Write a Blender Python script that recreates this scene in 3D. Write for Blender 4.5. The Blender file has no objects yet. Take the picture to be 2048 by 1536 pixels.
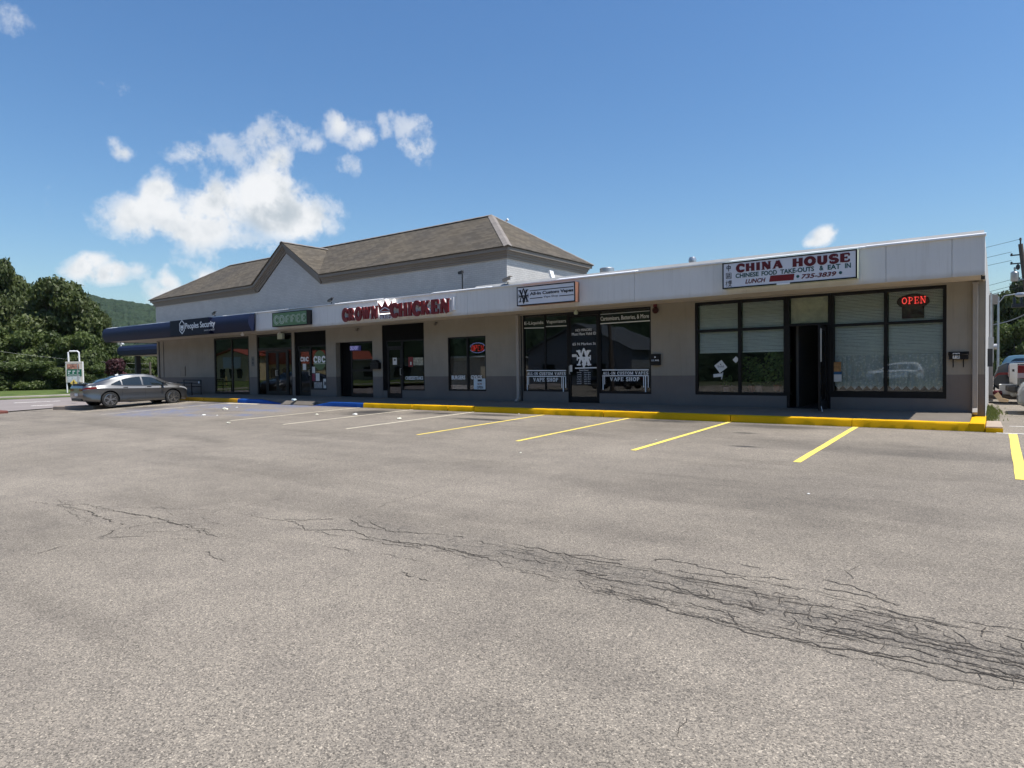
import bpy, bmesh, math, random
import numpy as np
from mathutils import Vector, Matrix
R = math.radians
random.seed(7); rng = np.random.default_rng(7)
scene = bpy.context.scene
C = scene.collection

# ------------------------------------------------------------------ camera
CAM = np.array([0.0, -18.0, 1.18]); FPX = 1300.0
YAW, PITCH, ROLL = -0.6395134, -0.0263531, -0.0140693
_fw = np.array([math.sin(YAW)*math.cos(PITCH), math.cos(YAW)*math.cos(PITCH), math.sin(PITCH)])
_rt = np.array([math.cos(YAW), -math.sin(YAW), 0.0]); _up = np.cross(_rt, _fw)
_c, _s = math.cos(ROLL), math.sin(ROLL)
_r = _rt*_c + _up*_s; _u = -_rt*_s + _up*_c
cd = bpy.data.cameras.new('camera'); cam = bpy.data.objects.new('camera', cd); C.objects.link(cam)
cd.sensor_width = 36.0; cd.lens = FPX/2048*36; cd.clip_start = 0.05; cd.clip_end = 6000; cd.sensor_fit = 'HORIZONTAL'
m3 = Matrix(((_r[0], _u[0], -_fw[0]), (_r[1], _u[1], -_fw[1]), (_r[2], _u[2], -_fw[2])))
cam.matrix_world = Matrix.Translation(Vector(CAM)) @ m3.to_4x4()
scene.camera = cam

# ------------------------------------------------------------------ light
SX, SY = 0.435, 0.09
SUNV = Vector((SX, SY, 1.0)).normalized()
EL = math.asin(SUNV.z); AZ = math.atan2(SX, SY)      # clockwise from +Y
sl = bpy.data.lights.new('sun', 'SUN'); so = bpy.data.objects.new('sun', sl); C.objects.link(so)
sl.energy = 4.9; sl.angle = R(0.5); sl.color = (1.0, 0.955, 0.89)
so.rotation_euler = SUNV.to_track_quat('Z', 'Y').to_euler()
scene.view_settings.view_transform = 'Standard'; scene.view_settings.look = 'None'
scene.view_settings.exposure = 0.35; scene.view_settings.gamma = 1.0
scene.cycles.max_bounces = 6; scene.cycles.diffuse_bounces = 3; scene.cycles.glossy_bounces = 3
scene.cycles.transparent_max_bounces = 12; scene.cycles.transmission_bounces = 4

def ray(px, py):
    return _fw + _r*(px-1024)/FPX - _u*(py-768)/FPX

# ------------------------------------------------------------------ node helper
class NT:
    def __init__(s, tree): s.t = tree; s.t.nodes.clear()
    def n(s, typ, **kw):
        nd = s.t.nodes.new(typ)
        for k, v in kw.items():
            if k.startswith('i_'):
                key = k[2:]; key = int(key) if key.isdigit() else key.replace('_', ' ')
                s.put(nd.inputs[key], v)
            else: setattr(nd, k, v)
        return nd
    def put(s, sock, v):
        if isinstance(v, bpy.types.NodeSocket): s.t.links.new(v, sock)
        elif isinstance(v, bpy.types.Node): s.t.links.new(v.outputs[0], sock)
        else: sock.default_value = v
    def m(s, op, a, b=0.0, c=None, clamp=False):
        nd = s.t.nodes.new('ShaderNodeMath'); nd.operation = op; nd.use_clamp = clamp
        s.put(nd.inputs[0], a); s.put(nd.inputs[1], b)
        if c is not None: s.put(nd.inputs[2], c)
        return nd.outputs[0]
    def ramp(s, f, stops, interp='LINEAR'):
        nd = s.t.nodes.new('ShaderNodeValToRGB'); nd.color_ramp.interpolation = interp
        e = nd.color_ramp.elements
        while len(e) < len(stops): e.new(0.5)
        for el, (p, c) in zip(e, stops):
            el.position = p; el.color = (*c, 1) if len(c) == 3 else c
        s.put(nd.inputs[0], f); return nd.outputs[0]
    def mix(s, f, a, b, blend='MIX'):
        nd = s.t.nodes.new('ShaderNodeMix'); nd.data_type = 'RGBA'; nd.blend_type = blend
        s.put(nd.inputs[0], f)
        s.put(nd.inputs[6], a if not isinstance(a, tuple) else (*a[:3], 1))
        s.put(nd.inputs[7], b if not isinstance(b, tuple) else (*b[:3], 1))
        return nd.outputs[2]
    def smooth(s, v, lo, hi):
        nd = s.t.nodes.new('ShaderNodeMapRange'); nd.interpolation_type = 'SMOOTHSTEP'
        s.put(nd.inputs[0], v); nd.inputs[1].default_value = lo; nd.inputs[2].default_value = hi
        return nd.outputs[0]
    def noise(s, vec, scale, detail=3, rough=0.55, dist=0.0):
        nd = s.t.nodes.new('ShaderNodeTexNoise')
        if vec is not None: s.put(nd.inputs['Vector'], vec)
        nd.inputs['Scale'].default_value = scale; nd.inputs['Detail'].default_value = detail
        nd.inputs['Roughness'].default_value = rough; nd.inputs['Distortion'].default_value = dist
        return nd.outputs['Fac']

# ------------------------------------------------------------------ world: nishita sky + procedural clouds
w = bpy.data.worlds.new('World'); scene.world = w; w.use_nodes = True
T = NT(w.node_tree)
sky = T.n('ShaderNodeTexSky', sky_type='NISHITA', sun_disc=False)
sky.sun_elevation = EL; sky.sun_rotation = AZ; sky.air_density = 1.35; sky.dust_density = 0.6; sky.ozone_density = 2.2
hs = T.n('ShaderNodeHueSaturation', i_Saturation=1.15, i_Value=1.0, i_Color=sky)
hs2 = T.mix(1, hs.outputs[0], (0.95, 1.14, 1.35), 'MULTIPLY')
bg1 = T.n('ShaderNodeBackground', i_Color=hs2, i_Strength=0.078)
tc = T.n('ShaderNodeTexCoord'); sep = T.n('ShaderNodeSeparateXYZ', i_Vector=tc.outputs['Generated'])
az = T.m('ARCTAN2', sep.outputs[0], sep.outputs[1]); el = T.m('ARCSINE', sep.outputs[2])
def azel(px, py):
    d = ray(px, py); d = d/np.linalg.norm(d); return math.atan2(d[0], d[1]), math.asin(d[2])
# (px, py, radius x, radius y, weight) of each puff, as directions in the sky
PUFF = [(310,440,120,62,1.0),(400,465,150,48,.95),(318,392,52,50,1.0),(450,425,100,66,.95),(545,400,85,75,1.0),(590,430,80,56,.9),
        (560,335,42,52,.85),(520,275,48,52,.62),(470,300,95,42,.5),(395,318,62,30,.62),(390,345,40,28,.4),(575,285,50,42,.42),(640,300,34,30,.55),
        (692,262,36,38,.78),(730,285,32,26,.66),(820,262,40,34,.55),(833,305,30,40,.6),(785,270,26,30,.45),(845,250,22,20,.5),
        (232,298,36,24,.72),(404,256,12,16,.25),(243,185,26,12,.12),(20,48,44,20,.25),(100,400,14,30,.16),(540,345,60,40,.7),
        (165,528,52,24,.95),(215,542,64,17,.85),(275,540,40,16,.62),(345,590,70,40,.85),(430,560,50,34,1.0),(345,555,26,26,.8),(250,602,40,14,.6),
        (1662,484,44,24,.95),(1642,497,50,16,.8),(710,335,20,24,.42),(400,520,60,14,.35),
        (1300,-500,300,120,.7),(-600,300,200,80,.8),(2700,300,220,90,.8),(200,-400,260,100,.6)]
cov = None
wn = T.n('ShaderNodeTexNoise', i_Scale=9.0, i_Detail=2.0); T.put(wn.inputs['Vector'], tc.outputs['Generated'])
wsep = T.n('ShaderNodeSeparateColor', i_Color=wn.outputs['Color'])
az2 = T.m('ADD', az, T.m('MULTIPLY', T.m('SUBTRACT', wsep.outputs[0], .5), .10))
el2 = T.m('ADD', el, T.m('MULTIPLY', T.m('SUBTRACT', wsep.outputs[1], .5), .07))
for px, py, rx, ry, wt in PUFF:
    a0, e0 = azel(px, py); ax, ex = azel(px+rx, py); ay, ey = azel(px, py-ry)
    dx = T.m('DIVIDE', T.m('SUBTRACT', az2, a0), abs(ax-a0)*1.12)
    dy = T.m('DIVIDE', T.m('SUBTRACT', el2, e0), abs(ey-e0)*1.12)
    q = T.m('ADD', T.m('MULTIPLY', dx, dx), T.m('MULTIPLY', dy, dy))
    g = T.m('MULTIPLY', T.m('SUBTRACT', 1.0, q), wt)
    g = T.m('MAXIMUM', g, -0.6)
    cov = g if cov is None else T.m('SMOOTH_MAX', cov, g, 0.25)
n1 = T.noise(tc.outputs['Generated'], 30.0, 10, 0.64, 0.15)
n2 = T.noise(tc.outputs['Generated'], 11.0, 4, 0.55)
f = T.m('ADD', cov, T.m('MULTIPLY', T.m('SUBTRACT', n1, .5), 2.2))
f = T.m('ADD', f, T.m('MULTIPLY', T.m('SUBTRACT', n2, .5), .5))
f = T.m('ADD', f, T.m('MULTIPLY', T.m('SUBTRACT', T.noise(tc.outputs['Generated'], 90.0, 5, 0.6), .5), .5))
dens = T.m('ADD', .50, T.m('MULTIPLY', T.smooth(cov, .40, .85), .46))
mask = T.m('MULTIPLY', T.smooth(f, 0.02, 0.72), dens)
thick = T.smooth(T.m('ADD', cov, T.m('MULTIPLY', T.m('SUBTRACT', n2, .5), 1.2)), 0.25, 1.25)
shade = T.m('MULTIPLY', thick, T.smooth(T.noise(tc.outputs['Generated'], 17.0, 5, .6), .40, .68))
ccol = T.mix(shade, (0.97, 0.98, 0.99), (0.50, 0.57, 0.63))
bg2 = T.n('ShaderNodeBackground', i_Color=ccol, i_Strength=0.76)
ms = T.n('ShaderNodeMixShader', i_0=mask, i_1=bg1, i_2=bg2)
T.n('ShaderNodeOutputWorld', i_Surface=ms)
w.cycles.sampling_method = 'MANUAL'; w.cycles.sample_map_resolution = 512

# ------------------------------------------------------------------ materials
def mat(name):
    m = bpy.data.materials.new(name); m.use_nodes = True; return m, NT(m.node_tree)
def finish(T, col, rough=0.6, metal=0.0, bump=None, bstr=0.3, bdist=0.01, spec=0.5, **kw):
    b = T.n('ShaderNodeBsdfPrincipled')
    T.put(b.inputs['Base Color'], col if not isinstance(col, tuple) else (*col[:3], 1))
    T.put(b.inputs['Roughness'], rough); T.put(b.inputs['Metallic'], metal); T.put(b.inputs['Specular IOR Level'], spec)
    for k, v in kw.items(): T.put(b.inputs[k.replace('_', ' ')], v)
    if bump is not None:
        bp = T.n('ShaderNodeBump', i_Strength=bstr, i_Distance=bdist, i_Height=bump); T.put(b.inputs['Normal'], bp)
    T.n('ShaderNodeOutputMaterial', i_Surface=b); return b
def pos(T): return T.n('ShaderNodeNewGeometry').outputs['Position']
def objc(T): return T.n('ShaderNodeTexCoord').outputs['Object']
MC = {}
def paint(name, col, rough=0.5, metal=0.0, var=0.12, scale=3.0, bump=0.0, spec=0.5, **kw):
    if name in MC: return MC[name]
    m, T = mat(name); n = T.noise(pos(T), scale, 5, .6)
    lo = tuple(c*(1-var) for c in col); hi = tuple(min(1, c*(1+var)) for c in col)
    c = T.ramp(n, [(.3, lo), (.7, hi)])
    n3 = T.noise(pos(T), scale*14, 3)
    finish(T, c, T.m('ADD', rough-.06, T.m('MULTIPLY', n3, .12)), metal, n3 if bump else None, bump, .004, spec, **kw)
    MC[name] = m; return m
def emit(name, col, st):
    if name in MC: return MC[name]
    m, T = mat(name)
    b = finish(T, col, .4); T.put(b.inputs['Emission Color'], (*col, 1)); b.inputs['Emission Strength'].default_value = st
    MC[name] = m; return m

def make_asphalt():
    m, T = mat('asphalt'); p = pos(T)
    big = T.noise(p, .22, 4, .55); mid = T.noise(p, 1.6, 4, .6)
    base = T.ramp(big, [(.3, (.216, .189, .154)), (.7, (.274, .240, .197))])
    base = T.mix(T.smooth(mid, .35, .75), base, T.mix(1, base, (.84, .84, .85), 'MULTIPLY'))
    pt_ = T.n('ShaderNodeMapping', i_Vector=p); pt_.inputs['Scale'].default_value = (.10, .42, 1)
    base = T.mix(T.m('MULTIPLY', T.smooth(T.noise(pt_, 1.6, 6, .68, .4), .46, .70), .9), base, T.mix(1, base, (.76, .76, .76), 'MULTIPLY'))
    v = T.n('ShaderNodeTexVoronoi', i_Scale=125.0, i_Vector=p)
    vs = T.n('ShaderNodeSeparateColor', i_Color=v.outputs['Color']).outputs[0]
    ag = T.ramp(vs, [(0, (.42, .42, .42)), (.35, (.85, .85, .85)), (.7, (1.08, 1.06, 1.03)), (.93, (1.30, 1.28, 1.24)), (1, (1.9, 1.86, 1.78))])
    base = T.mix(1, base, ag, 'MULTIPLY')
    fine = T.noise(p, 230, 2, .6)
    base = T.mix(.7, base, T.ramp(fine, [(.32, (.5, .5, .5)), (.62, (1.35, 1.35, 1.35))]), 'MULTIPLY')
    at = T.n('ShaderNodeAttribute', attribute_name='wear')
    sc = T.n('ShaderNodeSeparateColor', i_Color=at.outputs['Color'])
    st = T.m('MULTIPLY', sc.outputs[0], T.m('ADD', .55, T.m('MULTIPLY', T.noise(p, 6, 4), .9)), clamp=True)
    base = T.mix(st, base, (.045, .042, .040))
    blue = T.m('MULTIPLY', sc.outputs[1], T.smooth(T.noise(p, 2.4, 6, .7), .38, .58))
    base = T.mix(T.m('MULTIPLY', blue, .80), base, (.115, .15, .26))
    # crazed (alligator) cracking where the surface has broken up
    vd = T.n('ShaderNodeTexVoronoi', feature='DISTANCE_TO_EDGE', i_Scale=7.5)
    wv = T.n('ShaderNodeVectorMath', operation='ADD'); wn2 = T.n('ShaderNodeTexNoise', i_Scale=7.0, i_Detail=4.0, i_Vector=p)
    sv = T.n('ShaderNodeVectorMath', operation='SCALE', i_0=wn2.outputs['Color'], i_Scale=.22)
    T.put(wv.inputs[0], p); T.put(wv.inputs[1], sv.outputs[0]); T.put(vd.inputs['Vector'], wv.outputs[0])
    cr = T.m('SUBTRACT', 1.0, T.smooth(vd.outputs['Distance'], .004, .05))
    cm = T.m('MULTIPLY', cr, T.smooth(T.m('ADD', sc.outputs[2], T.m('MULTIPLY', T.m('SUBTRACT', T.noise(p, 3, 4), .5), .9)), .30, .62))
    base = T.mix(T.m('MULTIPLY', cm, .7), base, (.075, .068, .06))
    h = T.m('ADD', T.m('MULTIPLY', vs, .5), T.m('SUBTRACT', fine, T.m('MULTIPLY', cm, 2.0)))
    finish(T, base, .9, 0, h, .35, .006, .25)
    return m
def make_concrete(name, col, dark=.7, sc=1.0):
    m, T = mat(name); p = pos(T)
    n = T.noise(p, .9*sc, 6, .65); f = T.noise(p, 60*sc, 3, .6)
    c = T.ramp(n, [(.3, tuple(x*dark for x in col)), (.7, col)])
    c = T.mix(.6, c, T.ramp(f, [(.3, (.75,)*3), (.7, (1.15,)*3)]), 'MULTIPLY')
    finish(T, c, .9, 0, f, .3, .004, .3); return m
def make_wall():
    m, T = mat('painted_stucco'); p = pos(T); s = T.n('ShaderNodeSeparateXYZ', i_Vector=p)
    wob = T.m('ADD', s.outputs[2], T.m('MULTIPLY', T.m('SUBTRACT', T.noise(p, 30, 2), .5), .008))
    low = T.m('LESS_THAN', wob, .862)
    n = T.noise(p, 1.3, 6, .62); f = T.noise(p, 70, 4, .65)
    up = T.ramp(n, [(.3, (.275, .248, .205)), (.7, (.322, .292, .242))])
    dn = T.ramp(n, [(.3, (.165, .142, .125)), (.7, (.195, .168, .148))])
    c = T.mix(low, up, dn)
    mp = T.n('ShaderNodeMapping', i_Vector=p); mp.inputs['Scale'].default_value = (5, 1, .35)
    streak = T.smooth(T.noise(mp, 2.2, 5, .6), .52, .8)
    c = T.mix(T.m('MULTIPLY', streak, .30), c, (.13, .115, .10))
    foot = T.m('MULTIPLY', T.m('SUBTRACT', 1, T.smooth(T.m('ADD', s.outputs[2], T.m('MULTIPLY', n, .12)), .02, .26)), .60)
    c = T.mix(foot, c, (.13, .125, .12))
    finish(T, c, .88, 0, f, .45, .006, .25); return m
def make_brick():
    m, T = mat('painted_brick'); p = pos(T); s = T.n('ShaderNodeSeparateXYZ', i_Vector=p)
    cb = T.n('ShaderNodeCombineXYZ', i_0=T.m('ADD', s.outputs[0], s.outputs[1]), i_1=s.outputs[2])
    br = T.n('ShaderNodeTexBrick', i_Vector=cb, i_Scale=1.0); br.inputs['Mortar Size'].default_value = .006
    br.inputs['Brick Width'].default_value = .21; br.inputs['Row Height'].default_value = .072
    br.inputs['Color1'].default_value = (.56, .55, .53, 1); br.inputs['Color2'].default_value = (.51, .50, .485, 1); br.inputs['Mortar'].default_value = (.40, .39, .38, 1)
    n = T.noise(p, 1.1, 6, .65)
    c = T.mix(.8, br.outputs['Color'], T.ramp(n, [(.3, (.84,)*3), (.7, (1.03,)*3)]), 'MULTIPLY')
    finish(T, c, .75, 0, T.m('ADD', T.m('MULTIPLY', T.m('SUBTRACT', 1, br.outputs['Fac']), 1), T.m('MULTIPLY', T.noise(p, 25, 4), .5)), .55, .008, .3); return m
def make_shingle():
    m, T = mat('asphalt_shingle'); uv = T.n('ShaderNodeTexCoord').outputs['UV']
    br = T.n('ShaderNodeTexBrick', i_Vector=uv, i_Scale=1.0, offset=.42); br.inputs['Mortar Size'].default_value = .008
    br.inputs['Brick Width'].default_value = .34; br.inputs['Row Height'].default_value = .15; br.inputs['Bias'].default_value = -.1
    br.inputs['Color1'].default_value = (.124, .108, .086, 1); br.inputs['Color2'].default_value = (.078, .068, .054, 1); br.inputs['Mortar'].default_value = (.040, .035, .029, 1)
    n = T.noise(uv, .55, 5, .6); f = T.noise(uv, 60, 3, .6)
    c = T.mix(.9, br.outputs['Color'], T.ramp(n, [(.3, (.85, .86, .9)), (.7, (1.18, 1.12, 1.02))]), 'MULTIPLY')
    c = T.mix(.5, c, T.ramp(f, [(.3, (.7,)*3), (.7, (1.3,)*3)]), 'MULTIPLY')
    su = T.n('ShaderNodeSeparateXYZ', i_Vector=uv)
    h = T.m('FRACT', T.m('DIVIDE', su.outputs[1], -.15))
    finish(T, c, .92, 0, T.m('ADD', h, T.m('MULTIPLY', f, .3)), .6, .012, .2); return m
def make_foliage(name, dark, light, tr=.25):
    m, T = mat(name); at = T.n('ShaderNodeAttribute', attribute_name='tone')
    n = T.noise(pos(T), .55, 3, .6)
    f = T.m('ADD', T.m('MULTIPLY', at.outputs['Fac'], .65), T.m('MULTIPLY', T.m('SUBTRACT', n, .32), .9), clamp=True)
    c = T.ramp(f, [(0, dark), (1, light)])
    b = T.n('ShaderNodeBsdfPrincipled', i_Base_Color=c, i_Roughness=.55); b.inputs['Specular IOR Level'].default_value = .35
    t = T.n('ShaderNodeBsdfTranslucent', i_Color=T.mix(1, c, (1.0, 1.15, .5), 'MULTIPLY'))
    T.n('ShaderNodeOutputMaterial', i_Surface=T.n('ShaderNodeMixShader', i_0=tr, i_1=b, i_2=t)); return m
def make_glass(name, tint=(.55, .58, .58), extra=0.0):
    m, T = mat(name); fr = T.n('ShaderNodeFresnel', i_IOR=1.5)
    wob = T.noise(pos(T), .9, 2); bp = T.n('ShaderNodeBump', i_Strength=.06, i_Distance=.02, i_Height=wob)
    g = T.n('ShaderNodeBsdfGlossy', i_Roughness=.0, i_Color=(.95, .97, 1, 1)); T.put(g.inputs['Normal'], bp)
    t = T.n('ShaderNodeBsdfTransparent', i_Color=(*tint, 1))
    f = T.m('ADD', T.m('MULTIPLY', fr, 1.12), .012+extra, clamp=True)
    T.n('ShaderNodeOutputMaterial', i_Surface=T.n('ShaderNodeMixShader', i_0=f, i_1=t, i_2=g)); return m
def make_grass():
    m, T = mat('grass'); p = pos(T); n = T.noise(p, .8, 6, .65); f = T.noise(p, 22, 4, .7)
    c = T.ramp(n, [(.3, (.055, .085, .02)), (.55, (.10, .14, .035)), (.75, (.17, .17, .06))])
    c = T.mix(.7, c, T.ramp(f, [(.3, (.55,)*3), (.7, (1.4,)*3)]), 'MULTIPLY')
    finish(T, c, .9, 0, f, .9, .06, .2); return m
def make_yellow(name, col):
    m, T = mat(name); p = pos(T); n = T.noise(p, 9, 6, .7); f = T.noise(p, 60, 3)
    c = T.mix(T.smooth(n, .64, .74), (*col, 1), tuple(x*.5+.02 for x in col))
    c = T.mix(T.m('MULTIPLY', T.smooth(T.noise(p, 1.4, 4), .45, .8), .35), c, tuple(x*.6 for x in col))
    finish(T, c, .75, 0, f, .35, .004, .15); return m
def make_linepaint(name, col, wear):
    m, T = mat(name); p = pos(T); n = T.noise(p, 24, 6, .75); k = T.smooth(T.m('ADD', n, T.m('MULTIPLY', T.noise(p, 1.5, 3), .25)), .70-wear, .80-wear)
    finish(T, T.mix(k, (*col, 1), (.22, .20, .18)), .75, 0, n, .3, .004, .3); return m

M_ASPH = make_asphalt(); M_WALL = make_wall(); M_BRICK = make_brick(); M_SHING = make_shingle(); M_GRASS = make_grass()
M_WALK = make_concrete('sidewalk_concrete', (.19, .165, .135)); M_CONC = make_concrete('pale_concrete', (.42, .38, .33))
M_YEL = make_yellow('yellow_kerb_paint', (.74, .405, .003)); M_YELOLD = make_yellow('ochre_kerb_paint', (.60, .30, .015)); M_BLUE = make_yellow('blue_kerb_paint', (.012, .075, .32))
M_LY = make_linepaint('yellow_line_paint', (.86, .66, .13), .02); M_LW = make_linepaint('faded_line_paint', (.74, .66, .50), .045); M_LWHITE = make_linepaint('white_line_paint', (.75, .72, .66), .05)
def make_panel():
    m, T = mat('white_panel'); p = pos(T); mp = T.n('ShaderNodeMapping', i_Vector=p); mp.inputs['Scale'].default_value = (6, 6, .35)
    st = T.smooth(T.noise(mp, 1.7, 6, .65), .48, .78); sz = T.n('ShaderNodeSeparateXYZ', i_Vector=p).outputs[2]
    lo = T.m('MULTIPLY', T.m('SUBTRACT', 1, T.smooth(T.m('ADD', sz, T.m('MULTIPLY', T.noise(p, 3, 5), .12)), 3.0, 3.14)), .55)
    c = T.ramp(T.noise(p, .7, 5, .6), [(.3, (.65, .64, .62)), (.7, (.72, .705, .685))])
    c = T.mix(T.m('MULTIPLY', st, .28), c, (.40, .37, .33)); c = T.mix(lo, c, (.44, .38, .30))
    finish(T, c, .45, 0, T.noise(p, 1.6, 3), .25, .02, .4); return m
M_PANEL = make_panel()
M_SOFF = paint('tan_soffit', (.56, .49, .40), .7, 0, .08, 1.5)
M_COPE = paint('white_metal_edge', (.80, .80, .80), .35, 0, .08, 2)
M_CANT = paint('grey_metal_edge', (.30, .30, .29), .5, 0, .15, 2)
M_TRIM = paint('taupe_trim', (.20, .175, .15), .6, 0, .06, 1.5)
M_BLK = paint('black_frame', (.007, .007, .008), .45, 0, .2, 3, spec=.25)
M_BLKP = paint('matt_black_panel', (.006, .006, .006), .85, 0, .2, 3, spec=.1)
M_NAVY = paint('navy_canvas', (.006, .012, .042), .65, 0, .1, 2, spec=.3)
M_NAVY2 = paint('dark_navy_panel', (.003, .005, .020), .5, 0, .1, 2, spec=.15)
M_WHITE = paint('white_paint', (.78, .78, .78), .5, 0, .04, 2)
M_WVIN = paint('white_vinyl', (.80, .82, .84), .5, 0, .03, 2)
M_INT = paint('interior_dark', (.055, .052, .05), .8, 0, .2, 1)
M_INTW = paint('interior_wall_grey', (.17, .165, .155), .8, 0, .1, 1)
M_GRAV = make_concrete('roof_gravel', (.34, .33, .31), .7, 2)
M_DSP = paint('downspout_taupe', (.33, .30, .27), .45, 0, .06, 4)
M_METAL = paint('galvanised_metal', (.5, .5, .5), .38, .8, .15, 5)
M_DMET = paint('dark_metal', (.04, .04, .042), .45, .3, .2, 5)
M_WOODP = paint('weathered_wood', (.10, .08, .065), .85, 0, .25, 4, .5)
M_GL = make_glass('window_glass'); M_GLC = make_glass('clear_window_glass', (.93, .95, .94))
M_RED = paint('red_plastic', (.18, .006, .009), .4, 0, .05, 2)
M_DRED = paint('maroon_vinyl', (.11, .005, .010), .4, 0, .05, 2)
M_DGRN = paint('dark_teal_vinyl', (.012, .075, .07), .45, 0, .05, 2)
M_BKV = paint('black_vinyl', (.010, .010, .014), .45, 0, .1, 2)

# ------------------------------------------------------------------ object helpers
def tag(o, label=None, cat=None, group=None, kind=None, category=None):
    cat = cat or category
    if label: o['label'] = label
    if cat: o['category'] = cat
    if group: o['group'] = group
    if kind: o['kind'] = kind
    return o
def empty(name, loc=(0, 0, 0), rz=0.0, **kw):
    o = bpy.data.objects.new(name, None); C.objects.link(o); o.location = loc; o.rotation_euler = (0, 0, rz)
    o.empty_display_size = .2; return tag(o, **kw)
class MB:
    def __init__(s): s.v = []; s.f = []; s.uv = None
    def add(s, vs, fs):
        b = len(s.v); s.v += [tuple(map(float, p)) for p in vs]; s.f += [tuple(b+i for i in f) for f in fs]; return s
    def box(s, x0, x1, y0, y1, z0, z1):
        return s.add([(x0,y0,z0),(x1,y0,z0),(x1,y1,z0),(x0,y1,z0),(x0,y0,z1),(x1,y0,z1),(x1,y1,z1),(x0,y1,z1)],
                     [(0,3,2,1),(4,5,6,7),(0,1,5,4),(1,2,6,5),(2,3,7,6),(3,0,4,7)])
    def obox(s, c, ax, ay, az, hx, hy, hz):
        c, ax, ay, az = map(Vector, (c, ax, ay, az)); vs = []
        for k in (-1, 1):
            for i, j in ((-1,-1),(1,-1),(1,1),(-1,1)): vs.append(c+ax*hx*i+ay*hy*j+az*hz*k)
        return s.add(vs, [(0,3,2,1),(4,5,6,7),(0,1,5,4),(1,2,6,5),(2,3,7,6),(3,0,4,7)])
    def tube(s, pts, r, n=8, r2=None, cap=True):
        pts = [Vector(p) for p in pts]; rings = []; k = len(pts)
        for i, p in enumerate(pts):
            d = (pts[min(i+1, k-1)]-pts[max(i-1, 0)]).normalized()
            a = d.orthogonal().normalized() if abs(d.z) > .9 else d.cross(Vector((0, 0, 1))).normalized()
            b = d.cross(a).normalized(); rr = r if r2 is None else r+(r2-r)*i/(k-1)
            if isinstance(r, (list, tuple)): rr = r[i]
            rings.append([p+a*rr*math.cos(2*math.pi*j/n)+b*rr*math.sin(2*math.pi*j/n) for j in range(n)])
        vs = [q for rg in rings for q in rg]
        fs = [(i*n+j, i*n+(j+1) % n, (i+1)*n+(j+1) % n, (i+1)*n+j) for i in range(k-1) for j in range(n)]
        if cap: fs += [tuple(range(n-1, -1, -1)), tuple((k-1)*n+j for j in range(n))]
        return s.add(vs, fs)
    def prism(s, poly, axis, a, b):
        # poly of 2D points extruded along axis ('x': (y,z), 'y': (x,z), 'z': (x,y))
        def P(p, t): return {'x': (t, p[0], p[1]), 'y': (p[0], t, p[1]), 'z': (p[0], p[1], t)}[axis]
        n = len(poly); vs = [P(p, a) for p in poly]+[P(p, b) for p in poly]
        return s.add(vs, [tuple(range(n)), tuple(range(2*n-1, n-1, -1))]+[(i, n+i, n+(i+1) % n, (i+1) % n) for i in range(n)])
    def lathe(s, c, prof, n=16, axis='z'):
        vs = []; k = len(prof)
        for r, h in prof:
            for j in range(n):
                a = 2*math.pi*j/n; x, y = r*math.cos(a), r*math.sin(a)
                vs.append({'z': (c[0]+x, c[1]+y, c[2]+h), 'x': (c[0]+h, c[1]+x, c[2]+y), 'y': (c[0]+x, c[1]+h, c[2]+y)}[axis])
        fs = [(i*n+j, i*n+(j+1) % n, (i+1)*n+(j+1) % n, (i+1)*n+j) for i in range(k-1) for j in range(n)]
        fs += [tuple(range(n-1, -1, -1)), tuple((k-1)*n+j for j in range(n))]
        return s.add(vs, fs)
    def build(s, name, m, parent=None, smooth=False, bevel=0.0, fixn=True, attrs=None, **kw):
        me = bpy.data.meshes.new(name); me.from_pydata(s.v, [], s.f)
        if fixn or bevel:
            bm = bmesh.new(); bm.from_mesh(me)
            if bevel:
                try: bmesh.ops.bevel(bm, geom=[e for e in bm.edges], offset=bevel, segments=1, affect='EDGES', clamp_overlap=True)
                except Exception: pass
            bmesh.ops.recalc_face_normals(bm, faces=bm.faces); bm.to_mesh(me); bm.free()
        me.materials.append(m)
        if smooth: me.polygons.foreach_set('use_smooth', [True]*len(me.polygons))
        if smooth == 'auto': me.set_sharp_from_angle(angle=R(35))
        o = bpy.data.objects.new(name, me); C.objects.link(o)
        if parent: o.parent = parent
        return tag(o, **kw)
def text(name, body, x0, x1, z0, z1, y, m, parent=None, depth=.004, bold=0.0, shear=0.0, **kw):
    cu = bpy.data.curves.new('txt', 'FONT'); cu.body = body; cu.extrude = .02; cu.offset = bold; cu.shear = shear; cu.resolution_u = 3
    to = bpy.data.objects.new('txt', cu); C.objects.link(to)
    dg = bpy.context.evaluated_depsgraph_get(); dg.update()
    me = bpy.data.meshes.new_from_object(to.evaluated_get(dg)); bpy.data.objects.remove(to); bpy.data.curves.remove(cu)
    v = np.empty(len(me.vertices)*3); me.vertices.foreach_get('co', v); v = v.reshape(-1, 3)
    mn, mx = v.min(0), v.max(0); q = np.empty_like(v)
    q[:, 0] = x0+(v[:, 0]-mn[0])/(mx[0]-mn[0])*(x1-x0); q[:, 2] = z0+(v[:, 1]-mn[1])/(mx[1]-mn[1])*(z1-z0)
    q[:, 1] = y-(v[:, 2]-mn[2])/(mx[2]-mn[2])*depth
    me.vertices.foreach_set('co', q.ravel()); me.name = name; me.materials.clear(); me.materials.append(m)
    o = bpy.data.objects.new(name, me); C.objects.link(o)
    if parent: o.parent = parent
    return tag(o, **kw)

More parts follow.
